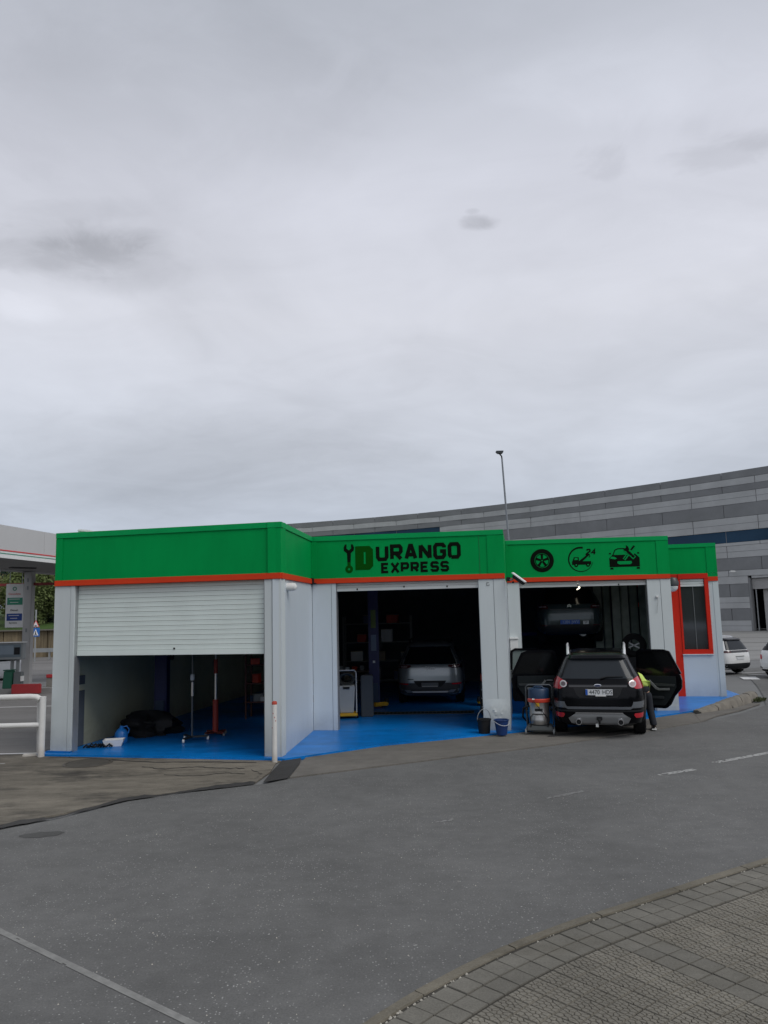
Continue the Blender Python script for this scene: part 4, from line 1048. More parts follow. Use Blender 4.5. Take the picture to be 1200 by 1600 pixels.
def boolean(o, cutters):
    for c in cutters:
        md = o.modifiers.new('cut', 'BOOLEAN'); md.operation = 'DIFFERENCE'; md.object = c; md.solver = 'EXACT'
    dg = bpy.context.evaluated_depsgraph_get(); me = bpy.data.meshes.new_from_object(o.evaluated_get(dg))
    o.modifiers.clear(); old = o.data; o.data = me; me.name = old.name
    for c in cutters: bpy.data.objects.remove(c)
    me.polygons.foreach_set('use_smooth', [True] * len(me.polygons)); me.set_sharp_from_angle(angle=R(32))
def wheel(parent, x, y, r=0.35, w_=0.235, rim_m=None, side=1):
    t = bpy.data.objects.new('wheel', None); COL.objects.link(t); t.parent = parent; t.location = (x, y, r)
    MB().lathe([(r * 0.62, -w_ / 2), (r * 0.9, -w_ / 2), (r * 0.985, -w_ * 0.42), (r, -w_ * 0.3), (r, w_ * 0.3), (r * 0.985, w_ * 0.42), (r * 0.9, w_ / 2), (r * 0.62, w_ / 2), (r * 0.60, 0), (r * 0.62, -w_ / 2)], n=36, axis='X').build('tyre', rubber, t, smooth=True)
    b = MB(); b.lathe([(r * 0.63, side * w_ * 0.46), (r * 0.56, side * w_ * 0.44), (r * 0.55, side * w_ * 0.1), (0, side * w_ * 0.1)], n=30, axis='X')
    for k in range(5):
        a = 2 * math.pi * k / 5
        b.box((side * w_ * 0.40, r * 0.33 * math.cos(a), r * 0.33 * math.sin(a)), (0.03, r * 0.5, 0.06), rx=a)
    b.cone((side * w_ * 0.36, 0, 0), (side * w_ * 0.47, 0, 0), 0.06, 0.05, 12)
    b.build('rim', rim_m or silver_pl, t, smooth=True)
    return t
PROF_SUV = [(0.24, .16, 4.22, .78), (.30, .06, 4.34, .86), (.42, .01, 4.42, .905), (.62, 0, 4.44, .92), (.80, .015, 4.42, .925), (.95, .04, 4.32, .918), (1.03, .06, 4.05, .90), (1.09, .085, 3.5, .875), (1.13, .11, 3.32, .855), (1.20, .145, 3.2, .825), (1.40, .25, 2.9, .715), (1.55, .34, 2.55, .640), (1.61, .42, 2.4, .600), (1.65, .56, 2.2, .54), (1.675, .80, 1.95, .44), (1.685, 1.1, 1.7, .26)]
def suv(name, label, loc, az, paint, k=1.0, dims=(1, 1, 1), cut_l=(), cut_r=(), doors=True, rim=None, z0=0.0):
    t = thing(name, label, 'car', loc, -az, s=k)
    pr = [(z * dims[2], a * dims[1], b_ * dims[1], w_ * dims[0]) for z, a, b_, w_ in PROF_SUV]
    c = Car(pr)
    o = c.body().build('body', paint, t, smooth=True)
    cuts = []
    YR, YF = .86 * dims[1], 3.52 * dims[1]
    # in world space at identity: the body has an Empty parent, cut before the parent matters
    def tmp(mb):
        q = mb.build('cutter', paint); q.parent = t; return q
    for y in (YR, YF):
        cuts.append(tmp(MB().cone((-1.2, y, .35), (1.2, y, .35), .42, .42, 32)))
    for sd_, lst in ((-1, cut_l), (1, cut_r)):
        for (ya, yb) in lst:
            cuts.append(tmp(MB().box((sd_ * 0.80, (ya + yb) / 2, 0.98), (0.75, yb - ya, 1.12))))
    bpy.context.view_layer.update()
    boolean(o, cuts)
    for sx_ in (-1, 1):
        wheel(t, sx_ * .785 * dims[0], YR, side=sx_, rim_m=rim); wheel(t, sx_ * .785 * dims[0], YF, side=sx_, rim_m=rim)
    # underside block so that daylight does not pass through the wheel tunnel
    MB().box((0, 2.2 * dims[1], 0.45), (1.25 * dims[0], 3.9 * dims[1], 0.36)).build('chassis', black_pl, t)
    return t, c
def side_glass(t, c, D_, open_l=(), open_r=()):
    z0, z1 = 1.15 * D_[2], 1.50 * D_[2]
    for sd_, op in ((-1, open_l), (1, open_r)):
        for nm, (a0, b0, a1, b1) in (('quarter', (.42, 1.02, .62, 1.02)), ('rear', (1.10, 2.12, 1.10, 2.12)), ('front', (2.22, 3.06, 2.22, 2.62))):
            if nm in op: continue
            c_ = c.patch([(z0, a0 * D_[1], b0 * D_[1]), (z1, a1 * D_[1], b1 * D_[1])], 0.006, 'side', 8, 5, 0.02, sd_)
            c_.build('side_window', glass_dark, t, smooth=True)
    c.patch([(1.14 * D_[2], -.70 * D_[0], .70 * D_[0]), (1.54 * D_[2], -.56 * D_[0], .56 * D_[0])], 0.006, 'front', 14, 6, 0.02).build('windscreen', glass_dark, t, smooth=True)
    for sx_ in (-1, 1):
        c.patch([(.80, sx_ * .55 * D_[0], sx_ * .86 * D_[0]), (.93, sx_ * .60 * D_[0], sx_ * .87 * D_[0])], 0.008, 'front').build('headlight', lamp_clear, t, smooth=True)
def plate(t, c, x, z, w_, h_, txt, base, inkm, m_strip=None, off=0.03, ref_z=None):
    y = c.ry(x, ref_z or z) - off
    pl = MB().box((x, y, z), (w_, 0.012, h_)).build('number_plate', base, t, bevel=0.003)
    M = Matrix.Translation((x + (0.02 if m_strip else 0), y - 0.0075, z)) @ Matrix.Rotation(R(90), 4, 'X')
    if ' ' in txt:
        a_, b_ = txt.split(' '); wch = h_ * .60
        L1 = len(a_) * wch; L2 = len(b_) * wch; tot = L1 + L2 + .35 * wch
        for tx_, cx_ in ((a_, -tot / 2 + L1 / 2), (b_, tot / 2 - L2 / 2)):
            text_mesh('plate_text', tx_, h_ * 1.02, inkm, pl, Matrix.Translation((cx_ * .92, 0, 0)) @ M, 0.001, sx=0.86, sp=1.0)
    elif txt: text_mesh('plate_text', txt, h_ * 1.02, inkm, pl, M, 0.001, sx=0.9)
    if m_strip: MB().box((x - w_ / 2 + 0.022, y - 0.0068, z), (0.042, 0.002, h_ * 0.94)).build('country_strip', m_strip, pl)
    return pl

# ---- black SUV with open doors
CAZ = R(15)
t, c = suv('parked_car', 'black suv seen from behind with side doors wide open before the right bay', (4.16, 15.62, 0.0), CAZ, black_car, cut_l=((1.14, 2.18), (2.28, 3.2)), cut_r=((1.14, 2.18),))
BC = t
side_glass(t, c, (1, 1, 1), ('rear', 'front'), ('rear',))
c.patch([(1.16, -.735, .735), (1.20, -.74, .74), (1.50, -.615, .615), (1.545, -.57, .57)], 0.008, nc=18).build('rear_window', glass_rear, t, smooth=True)
c.patch([(1.55, -.585, .585), (1.60, -.555, .555), (1.625, -.52, .52)], 0.075, nc=16, depth=0.14).build('spoiler', black_car, t, smooth=True)
wp = MB().tube([(0.06, c.ry(0, 1.17) - .03, 1.165), (0.18, c.ry(0, 1.19) - .03, 1.195), (0.50, c.ry(.5, 1.20) - .03, 1.20)], [0.018, 0.014, 0.008], 8).build('rear_wiper', black_pl, t, smooth=True)
for sx_ in (-1, 1):
    lp = c.patch([(.965, sx_ * .735, sx_ * .912), (1.02, sx_ * .635, sx_ * .905), (1.08, sx_ * .585, sx_ * .892), (1.13, sx_ * .66, sx_ * .855), (1.19, sx_ * .765, sx_ * .818)], 0.012, nc=14).build('tail_light', lamp_red, t, smooth=True)
    lx = sx_ * .668; y = c.ry(lx, 1.07) - 0.015
    b = MB(); n = 24
    ring2 = []
    for r_ in (0.068, 0.044):
        for i in range(n):
            a = 2 * math.pi * i / n; x_ = lx + r_ * 1.05 * math.cos(a); z_ = 1.065 + r_ * math.sin(a); ring2.append((x_, c.ry(x_, z_) - 0.022, z_))
    b.add(ring2, [(i, (i + 1) % n, n + (i + 1) % n, n + i) for i in range(n)]).build('lamp_ring', lamp_clear, lp, smooth=True)
    b = MB(); b.add(ring2[n:], [tuple(range(n))]).build('lamp_centre', mat('lamp_centre_grey', (0.12, 0.09, 0.10), 0.3, 0.3), lp)
    c.patch([(.41, sx_ * .70, sx_ * .84), (.47, sx_ * .66, sx_ * .86), (.50, sx_ * .68, sx_ * .86)], 0.014, nc=8).build('bumper_reflector', lamp_red, t, smooth=True)
    c.patch([(.60, sx_ * .60, sx_ * .86), (.66, sx_ * .64, sx_ * .88), (.72, sx_ * .66, sx_ * .90)], 0.014, nc=10).build('bumper_corner', mat('lip_highlight', (0.09, 0.10, 0.115), 0.25, coat=0.6), t, smooth=True)  # paler grey draws the highlight along the bumper crease
    MB().tube([(sx_ * .56, .62, 1.58), (sx_ * .57, .76, 1.665), (sx_ * .58, 1.05, 1.745), (sx_ * .60, 1.45, 1.775), (sx_ * .61, 2.1, 1.775), (sx_ * .61, 2.5, 1.64)], [.03, .03, .026, .022, .02, .02], 8).build('roof_rail', mat('satin_silver_rail', (.75, .76, .78), .3, .3), t, smooth=True)
    ex = MB().lathe([(.046, 0), (.058, 0), (.058, .12), (.046, .12)], n=18).build('exhaust', chrome, t, smooth=True)
    ex.location = (sx_ * .40, c.ry(.4, .33) - .075, .33); ex.rotation_euler = (R(-90), 0, 0)
    MB().cone((sx_ * .40, c.ry(.4, .33) - .06, .33), (sx_ * .40, c.ry(.4, .33) + .05, .33), .044, .044).build('exhaust_bore', black_pl, t)
    for y_, z_ in ((.86, .35), (3.52, .35)):
        b = MB(); n = 20; vs = []
        for r_, o_ in ((.42, .005), (.42, .03), (.47, .03), (.48, .003)):
            for i in range(n + 1):
                a = math.pi * (-0.08 + 1.16 * i / n); yy = y_ + r_ * math.cos(a); zz = max(z_ + r_ * math.sin(a), .26)
                vs.append((sx_ * (c.sx(yy, zz) + o_), yy, zz))
        b.add(vs, [(j * (n + 1) + i, j * (n + 1) + i + 1, (j + 1) * (n + 1) + i + 1, (j + 1) * (n + 1) + i) for j in range(3) for i in range(n)]).build('wheel_arch', black_pl, t, smooth=True)
c.patch([(.26, -.44, .44), (.30, -.54, .54), (.40, -.595, .595), (.49, -.46, .46)], 0.022, nc=16).build('skid_plate', silver_pl, t, smooth=True)
c.patch([(.495, -.46, .46), (.515, -.45, .45)], 0.03, nc=12).build('skid_lip', chrome, t, smooth=True)
c.patch([(.53, -.88, .88), (.56, -.88, .88)], 0.02, nc=24).build('bumper_shelf', black_pl, t, smooth=True)
c.patch([(.575, -.60, .60), (.60, -.64, .64), (.625, -.66, .66)], 0.016, nc=18).build('tailgate_lip', MATS['lip_highlight'], t, smooth=True)  # highlight on the lower lip, held in the same paler grey
c.patch([(.80, -.36, .36), (.86, -.42, .42), (.985, -.47, .47), (.99, -.47, .47)], 0.004, nc=10).build('plate_recess', black_pl, t, smooth=True)
c.patch([(1.0, -.56, .56), (1.045, -.56, .56)], 0.010, nc=18).build('tailgate_strip', mat('gloss_black_trim', (0.004, 0.004, 0.005), 0.12, coat=0.8), t, smooth=True)
plate(t, c, 0.02, .905, .52, .115, '4470 HDS', plate_w, ink, plate_b)
MB().box((0.05, c.ry(0, .83) - .03, .838), (.20, .01, .02)).build('plate_holder', white_pl, t)
bd = MB(); n = 24; y = c.ry(0, 1.03) - 0.022
bd.add([(0.075 * math.cos(2 * math.pi * i / n), y, 1.03 + 0.032 * math.sin(2 * math.pi * i / n)) for i in range(n)] + [(0.06 * math.cos(2 * math.pi * i / n), y - .002, 1.03 + 0.022 * math.sin(2 * math.pi * i / n)) for i in range(n)], [(i, (i + 1) % n, n + (i + 1) % n, n + i) for i in range(n)])
badge = bd.build('oval_badge', chrome, t)
MB().add([(0.06 * math.cos(2 * math.pi * i / n), y - .001, 1.03 + 0.022 * math.sin(2 * math.pi * i / n)) for i in range(n)], [tuple(range(n))]).build('badge_field', mat('badge_blue', (0.01, 0.03, 0.12), 0.3), badge)
text_mesh('badge_text', 'Ford', 0.038, chrome, badge, Matrix.Translation((0, y - .003, 1.03)) @ Matrix.Rotation(R(90), 4, 'X'), 0.0008)
MB().tube([(0, .12, .32), (0, -.03, .31), (0, -.07, .32), (0, -.075, .36)], 0.018).build('tow_bar', black_pl, t, smooth=True)
MB().lathe([(0, .03), (.02, .022), (.027, 0), (.02, -.022), (0, -.03)], (0, -.075, .375), n=14).build('tow_ball', black_pl, t, smooth=True)
MB().box((0, -.02, .40), (.11, .06, .07)).build('socket_housing', black_pl, t, bevel=.01)
MB().box((-.05, -.03, .27), (.05, .02, .06)).build('socket_tag', white_pl, t)
# seats and dashboard seen through the open doors
for sx_ in (-1, 1):
    MB().box((sx_ * .34, 2.35, .72), (.44, .42, .22)).build('front_seat', dark_trim, t, bevel=.04)
    MB().box((sx_ * .34, 2.12, 1.02), (.42, .14, .62), rx=0.15).build('front_seat_back', dark_trim, t, bevel=.04)
MB().box((0, 1.45, .70), (1.0, .42, .22)).build('rear_seat', dark_trim, t, bevel=.04)
# doors
def door(parent, hinge, ang, ln, side, rear=True):
    """built along +x from the hinge, outside face at +y*side"""
    d = bpy.data.objects.new('door', None); COL.objects.link(d); d.parent = parent
    d.location = hinge; d.rotation_euler = (0, 0, ang)
    if rear: out = [(0.0, .36), (ln * .62, .36), (ln * .72, .44), (ln * .82, .62), (ln * .99, .80), (ln * 1.0, .98), (ln * .97, 1.10)]
    else: out = [(0.0, .36), (ln * .97, .36), (ln, .45), (ln, .98), (ln, 1.10)]
    top = [(0.0, 1.10)]
    o = MB().poly3(lambda a, b_, dd: (a, dd, b_), out + top, -0.055 * side, 0.055 * side).build('door_shell', black_car, d, bevel=0.015, tri=True)
    f = [(0.0, 1.10), (0.02, 1.56), (0.08, 1.60), (ln * .62, 1.60), (ln * .74, 1.56), (ln * .97, 1.10)] if rear else [(0.02, 1.10), (0.36, 1.50), (.46, 1.585), (ln * .9, 1.60), (ln * .98, 1.55), (ln, 1.10)]
    b = MB()
    for q in stroke(f, 0.055): b.poly3(lambda a, b_, dd: (a, dd, b_), q, -0.03 * side, 0.03 * side)
    b.build('window_frame', black_car, d)
    gl = glass_dark if rear or side > 0 else mat('clear_door_glass', (0.16, 0.20, 0.19), 0.06, var=0.02, coat=0.4)
    MB().poly3(lambda a, b_, dd: (a, dd, b_), [(x, z - (0.0 if i in (0, len(f) - 1) else 0.01)) for i, (x, z) in enumerate(f)], -0.004, 0.004).build('door_window', gl, d, tri=True)
    ins_ = -side
    MB().poly3(lambda a, b_, dd: (a, dd * ins_, b_), [(.04, .42), (ln * .60, .42), (ln * .74, .60), (ln * .88, .82), (ln * .88, 1.06), (.04, 1.06)], .056, .085).build('door_trim', dark_trim, d, bevel=.012, tri=True)
    MB().poly3(lambda a, b_, dd: (a, dd * ins_, b_), [(.06, .84), (ln * .84, .84), (ln * .86, .89), (.06, .91)], .086, .105).build('trim_band', mat('satin_trim', (0.035, 0.04, 0.043), 0.35), d, bevel=.006, tri=True)
    b = MB()
    for q in stroke([(.26, .96), (.40, .80), (.46, .775), (.68, .785)], .042): b.poly3(lambda a, b_, dd: (a, dd * ins_, b_), q, .105, .15)
    b.build('armrest', grey_trim, d)
    MB().box((.17, ins_ * .10, .955), (.14, .03, .03)).build('door_handle', mat('satin_handle', (0.35, 0.36, 0.37), 0.3, 0.6), d, bevel=.008)
    MB().box((.38, ins_ * .095, .60), (.34, .03, .06)).build('map_pocket', mat('satin_trim', (0.035, 0.04, 0.043), 0.35), d, bevel=.01)
    return d
door(t, (.88, 2.18, 0), R(-17), .93, 1)                # right rear door, opened wide
door(t, (-.90, 2.18, 0), R(180 + 10), 1.02, -1)
door(t, (-.90, 3.22, 0), R(180 + 4), 1.12, -1, rear=False)
for sx_ in (-1, 1):
    MB().box((sx_ * 1.0, 3.1, 1.08), (.2, .12, .15)).build('mirror', black_car, t, bevel=.03)

# ---- grey SUV inside the middle bay
t, c = suv('parked_car', 'silver grey suv with dark roof standing inside the middle bay', (1.13, 21.2, 0.05), R(6), grey_car, dims=(1.01, 1.03, 1.0))
side_glass(t, c, (1.01, 1.03, 1.0))
c.patch([(1.09, -.78, .78), (1.15, -.77, .77), (1.50, -.615, .615), (1.55, -.57, .57)], 0.008, nc=18).build('rear_window', glass_dark, t, smooth=True)
c.patch([(1.56, -.585, .585), (1.61, -.555, .555), (1.635, -.52, .52)], 0.07, nc=16, depth=0.12).build('spoiler', grey_car, t, smooth=True)
c.patch([(.245, -.80, .80), (.40, -.89, .89), (.56, -.90, .90), (.60, -.80, .80)], 0.012, nc=20).build('bumper', mat('dark_bumper', (0.035, 0.038, 0.042), 0.45), t, smooth=True)
for sx_ in (-1, 1):
    c.patch([(.99, sx_ * .60, sx_ * .905), (1.03, sx_ * .50, sx_ * .89), (1.075, sx_ * .52, sx_ * .87)], 0.014, nc=14).build('tail_light', lamp_dark, t, smooth=True)
    c.patch([(1.02, sx_ * .62, sx_ * .78), (1.04, sx_ * .60, sx_ * .80)], 0.018, nc=6).build('bright_lamp_strip', lamp_clear, t, smooth=True)
    c.patch([(.56, sx_ * .60, sx_ * .86), (.59, sx_ * .58, sx_ * .87)], 0.024, nc=8).build('fog_light', lamp_red, t, smooth=True)
    MB().tube([(sx_ * .56, .75, 1.63), (sx_ * .58, .9, 1.71), (sx_ * .60, 2.1, 1.73), (sx_ * .59, 2.3, 1.62)], 0.018, 8).build('roof_rail', black_pl, t, smooth=True)
c.patch([(.345, -.46, .46), (.385, -.50, .50)], 0.04, nc=12).build('skid_plate', white_pl, t, smooth=True)
for sx_ in (-1, 1):
    c.patch([(.345, sx_ * .46, sx_ * .62), (.40, sx_ * .52, sx_ * .68), (.42, sx_ * .55, sx_ * .70)], 0.028, nc=6).build('skid_end', silver_pl, t, smooth=True)
c.patch([(.50, -.30, .30), (.62, -.42, .42), (.66, -.44, .44)], 0.016, nc=10).build('plate_recess', black_pl, t, smooth=True)
plate(t, c, 0, .56, .46, .10, '', mat('dim_plate', (0.10, 0.11, 0.12), 0.5), ink, None, 0.035)
MB().box((0.0, c.ry(0, .52) - .048, .515), (.42, .008, .022)).build('plate_text_strip', mat('plate_strip', (.4, .4, .4), 0.4), t)
text_mesh('maker_badge', 'Jeep', 0.12, white_pl, t, Matrix.Translation((0.02, c.ry(0, 1.02) - .02, 1.0)) @ Matrix.Rotation(R(90), 4, 'X'), 0.004, sx=1.3)
MB().box((-.52, c.ry(.52, .70) - .015, .70), (.16, .008, .02)).build('model_badge', black_pl, t)

# ---- dark car on the lift
t, c = suv('lifted_car', 'dark teal taxi raised high on the lift above the black car', (5.02, 21.3, 1.62), R(11), teal_car, dims=(1.0, 1.0, .97))
LC = t
side_glass(t, c, (1.0, 1.0, .97))
c.patch([(1.06, -.72, .72), (1.42, -.60, .60), (1.48, -.55, .55)], 0.008, nc=18).build('rear_window', glass_dark, t, smooth=True)
c.patch([(1.49, -.57, .57), (1.54, -.55, .55), (1.57, -.50, .50)], 0.07, nc=16, depth=0.12).build('spoiler', teal_car, t, smooth=True)
c.patch([(.90, -.50, .50), (.93, -.54, .54)], 0.014, nc=16).build('tailgate_strip', mat('satin_trim', (0.035, 0.04, 0.043), 0.35), t, smooth=True)
c.patch([(.245, -.80, .80), (.40, -.88, .88), (.50, -.89, .89)], 0.012, nc=20).build('bumper', black_pl, t, smooth=True)
for sx_ in (-1, 1):
    c.patch([(.93, sx_ * .58, sx_ * .905), (.98, sx_ * .56, sx_ * .89), (1.04, sx_ * .62, sx_ * .87)], 0.014, nc=14).build('tail_light', lamp_dark, t, smooth=True)
    c.patch([(.47, sx_ * .62, sx_ * .84), (.50, sx_ * .60, sx_ * .86)], 0.024, nc=8).build('reflector', lamp_dark, t, smooth=True)
    c.patch([(.985, sx_ * .62, sx_ * .82), (1.0, sx_ * .62, sx_ * .82)], 0.02, nc=8).build('bright_lamp_strip', lamp_clear, t, smooth=True)  # reflection on the tail lamp, drawn as a pale strip
plate(t, c, 0.0, .57, .52, .115, '1284 JWV', plate_b, mat('pale_ink', (0.35, 0.45, 0.6), 0.5), None)
sp = MB().box((.42, c.ry(.4, .57) - .03, .55), (.15, .012, .09)).build('number_plate', plate_w, t, bevel=.003)
text_mesh('plate_text', 'SP', 0.085, ink, sp, Matrix.Translation((.42, c.ry(.4, .57) - .038, .55)) @ Matrix.Rotation(R(90), 4, 'X'), 0.001)
b = MB(); y = c.ry(0, 1.0) - .03
for dz in (0, .035):
    for q in stroke([(-.055, .975 + dz), (0, 1.01 + dz), (.055, .975 + dz)], .018): b.poly3(lambda a, b_, dd: (a, dd, b_), q, y, y + .01)
b.build('chevron_badge', chrome, t)
# underbody
MB().box((0, 2.2, .28), (1.1, 3.2, .08)).build('floor_pan', black_pl, t)
MB().cone((.35, .3, .27), (.35, 1.0, .25), .10, .10).build('silencer', steel, t, smooth=True)

# ---- white cars on the yard
t, c = suv('parked_car', 'white crossover with black roof and skirt parked just right of the garage', (12.55, 27.55, -0.008), R(-27), white_car, k=0.80, rim=black_pl)
# put the rear corner, not the centre, beside the wall
t.location = (12.95, 28.75, -0.008)
side_glass(t, c, (1, 1, 1))
c.patch([(1.0, -.86, .86), (1.08, -.86, .86), (1.10, -.85, .85)], 0.012, nc=20).build('lamp_band', mat('gloss_black_trim', (0.004, 0.004, 0.005), 0.12), t, smooth=True)
c.patch([(1.12, -.79, .79), (1.20, -.76, .76), (1.50, -.615, .615), (1.56, -.56, .56)], 0.008, nc=18).build('rear_window', glass_rear, t, smooth=True)
c.patch([(1.56, -.59, .59), (1.62, -.55, .55), (1.66, -.49, .49)], 0.08, nc=16, depth=0.16).build('spoiler', black_car, t, smooth=True)
c.patch([(.245, -.80, .80), (.40, -.895, .895), (.50, -.90, .90), (.52, -.80, .80)], 0.016, nc=20).build('bumper', black_pl, t, smooth=True)
plate(t, c, 0, .74, .46, .11, '', plate_w, ink, None, 0.02)
MB().box((0, c.ry(0, .83) - .012, .83), (.56, .012, .03)).build('plate_recess', grey_trim, t)
for sx_ in (-1, 1):
    c.patch([(1.005, sx_ * .52, sx_ * .89), (1.075, sx_ * .52, sx_ * .87)], 0.018, nc=10).build('tail_light', lamp_dark, t, smooth=True)
    MB().tube([(sx_ * .56, .75, 1.63), (sx_ * .58, .9, 1.70), (sx_ * .60, 2.1, 1.72), (sx_ * .59, 2.3, 1.62)], 0.022, 8).build('roof_rail', chrome, t, smooth=True)
    c.patch([(.27, 1.3, 3.1), (.42, 1.3, 3.1)], 0.012, 'side', 10, 2, .02, sx_).build('sill_cladding', black_pl, t, smooth=True)
    for y_ in (.86, 3.52):
        b = MB(); n = 20; vs = []
        for r_, o_ in ((.42, .003), (.42, .02), (.50, .02), (.51, .003)):
            for i in range(n + 1):
                a = math.pi * (-0.08 + 1.16 * i / n); yy = y_ + r_ * math.cos(a); zz = max(.35 + r_ * math.sin(a), .26)
                vs.append((sx_ * (c.sx(max(yy, .1), zz) + o_), max(yy, .1), zz))
        b.add(vs, [(j * (n + 1) + i, j * (n + 1) + i + 1, (j + 1) * (n + 1) + i + 1, (j + 1) * (n + 1) + i) for j in range(3) for i in range(n)]).build('wheel_arch', black_pl, t, smooth=True)
    c.patch([(1.16, .40, 1.10), (1.50, .62, 1.06)], 0.010, 'side', 6, 4, .02, sx_).build('quarter_glass', glass_dark, t, smooth=True)
def plain_car(name, label, loc, az, k=1.0):
    t, c = suv(name, label, loc, az, white_car, k=k, dims=(.96, .93, .88))
    side_glass(t, c, (.96, .93, .88))
    c.patch([(1.02, -.68, .68), (1.35, -.58, .58)], 0.008, nc=14).build('rear_window', glass_dark, t, smooth=True)
    c.patch([(.40, -.84, .84), (.50, -.86, .86)], 0.03, nc=20).build('bumper', white_car, t, smooth=True)
    c.patch([(.24, -.78, .78), (.33, -.82, .82)], 0.016, nc=20).build('bumper_skirt', black_pl, t, smooth=True)
    for sx_ in (-1, 1):
        c.patch([(.70, sx_ * .60, sx_ * .85), (.86, sx_ * .62, sx_ * .84)], 0.012, nc=10).build('tail_light', lamp_red, t, smooth=True)
        c.patch([(.36, sx_ * .62, sx_ * .82), (.43, sx_ * .62, sx_ * .84)], 0.034, nc=10).build('fog_light', grey_trim, t, smooth=True)
    return t
plain_car('parked_car', 'white hatchback cut by the right edge of the photo beside the zebra bars', (13.24, 26.7, 0.0), R(62), 0.93)
plain_car('parked_car', 'white car just visible at the left edge beyond the payment post', (-15.25, 31.5, -0.012), R(-60), 0.95)

# ================================================================ PERSON leaning into the car
pp = thing('person', 'person in dark trousers and yellow green vest bent into the black car', 'person', (5.36, 16.60, 0.02), -CAZ, s=0.92)
def skinned(name, joints, edges, m, parent, sub=2):
    me = bpy.data.meshes.new(name); me.from_pydata([j[:3] for j in joints], edges, []); me.update()
    o = bpy.data.objects.new(name, me); COL.objects.link(o)
    md = o.modifiers.new('skin', 'SKIN'); md.use_smooth_shade = True
    for i, j in enumerate(joints):
        sv = me.skin_vertices[0].data[i]; r_ = j[3]; sv.radius = r_ if isinstance(r_, tuple) else (r_, r_); sv.use_root = (i == 0)
    s2 = o.modifiers.new('sub', 'SUBSURF'); s2.levels = sub; s2.render_levels = sub
    dg = bpy.context.evaluated_depsgraph_get(); m2 = bpy.data.meshes.new_from_object(o.evaluated_get(dg))
    o.modifiers.clear(); o.data = m2; m2.materials.clear(); m2.materials.append(m); o.parent = parent
    m2.polygons.foreach_set('use_smooth', [True] * len(m2.polygons))
    return o
# local axes: +y = away along the car, -x = towards the car
J = [(0, 0, .93, (.10, .09)), (-.03, .10, 1.02, (.10, .09)), (-.10, .30, 1.10, (.13, .10)), (-.18, .50, 1.16, (.15, .10)), (-.22, .60, 1.20, .06), (-.26, .70, 1.22, .085), (-.29, .80, 1.22, .092), (-.31, .88, 1.20, .06),
     (-.02, -.09 + .09, .90, .11), (-.10, .02, .86, .07), (-.12, .06, .50, .05), (-.13, .0, .12, .045), (-.13, .02, .07, .045), (-.14, .16, .045, .035),
     (.09, 0, .86, .07), (.13, .04, .50, .05), (.19, -.05, .12, .045), (.19, -.03, .07, .045), (.20, .11, .045, .035),
     (-.34, .50, 1.13, .055), (-.45, .62, .95, .042), (-.50, .80, .86, .034), (-.51, .87, .85, .03),
     (-.02, .54, 1.12, .055), (-.05, .68, .93, .042), (-.20, .82, .85, .034), (-.26, .86, .84, .03)]
Ed = [(0, 1), (1, 2), (2, 3), (3, 4), (4, 5), (5, 6), (6, 7), (0, 9), (9, 10), (10, 11), (11, 12), (12, 13), (0, 14), (14, 15), (15, 16), (16, 17), (17, 18), (3, 19), (19, 20), (20, 21), (21, 22), (3, 23), (23, 24), (24, 25), (25, 26)]
J2 = [j for i, j in enumerate(J) if i != 8]
Ed2 = [tuple(a - 1 if a > 8 else a for a in e) for e in Ed]
body_o = skinned('body', J2, Ed2, skin_m, pp)
leg = lambda h_, k_, a_, f_: skinned('trouser_leg', [(h_[0], h_[1], h_[2], .115), (k_[0], k_[1], k_[2], .088), (a_[0], a_[1], a_[2], .078), (a_[0], a_[1], a_[2] - .06, .082)], [(0, 1), (1, 2), (2, 3)], trouser_m, pp)
leg((-.09, .02, .86), (-.12, .06, .50), (-.13, 0, .14), None)
leg((.09, 0, .86), (.13, .04, .50), (.19, -.05, .14), None)
skinned('trouser_seat', [(0, .0, .93, (.19, .165)), (-.02, .06, 1.0, (.175, .15)), (-.09, .02, .78, .135), (.09, 0, .78, .135)], [(0, 1), (0, 2), (0, 3)], trouser_m, pp)
skinned('vest', [(-.035, .11, 1.03, (.185, .165)), (-.10, .30, 1.10, (.19, .155)), (-.17, .46, 1.155, (.19, .14)), (-.02, .0, .96, (.165, .17)), (-.01, -.05, .90, (.17, .165))], [(0, 1), (1, 2), (0, 3), (3, 4)], vest_m, pp)
for x_, y_ in ((-.135, .07), (.195, .02)):
    sh = MB().box((x_, y_, .062), (.095, .27, .075)).build('shoe', black_pl, pp, bevel=.03)
    MB().box((x_, y_, .014), (.105, .285, .026)).build('sole', white_pl, sh, bevel=.008)
hc = MB(); hc.lathe([(0, .11), (.06, .10), (.10, .05), (.105, 0), (.09, -.05)], (-.29, .80, 1.25), n=18).build('hair', hair_m, pp, smooth=True)
for x_, y_ in ((-.51, .87), (-.26, .86)):
    for f_ in range(5):
        a = -0.5 + f_ * .25
        skinned('finger', [(x_ + .012 * (f_ - 2), y_, .845, .010), (x_ + .016 * (f_ - 2), y_ + .045 - .004 * abs(f_ - 2), .835, .009), (x_ + .017 * (f_ - 2), y_ + .075 - .006 * abs(f_ - 2), .81, .008)], [(0, 1), (1, 2)], skin_m, pp, 1)

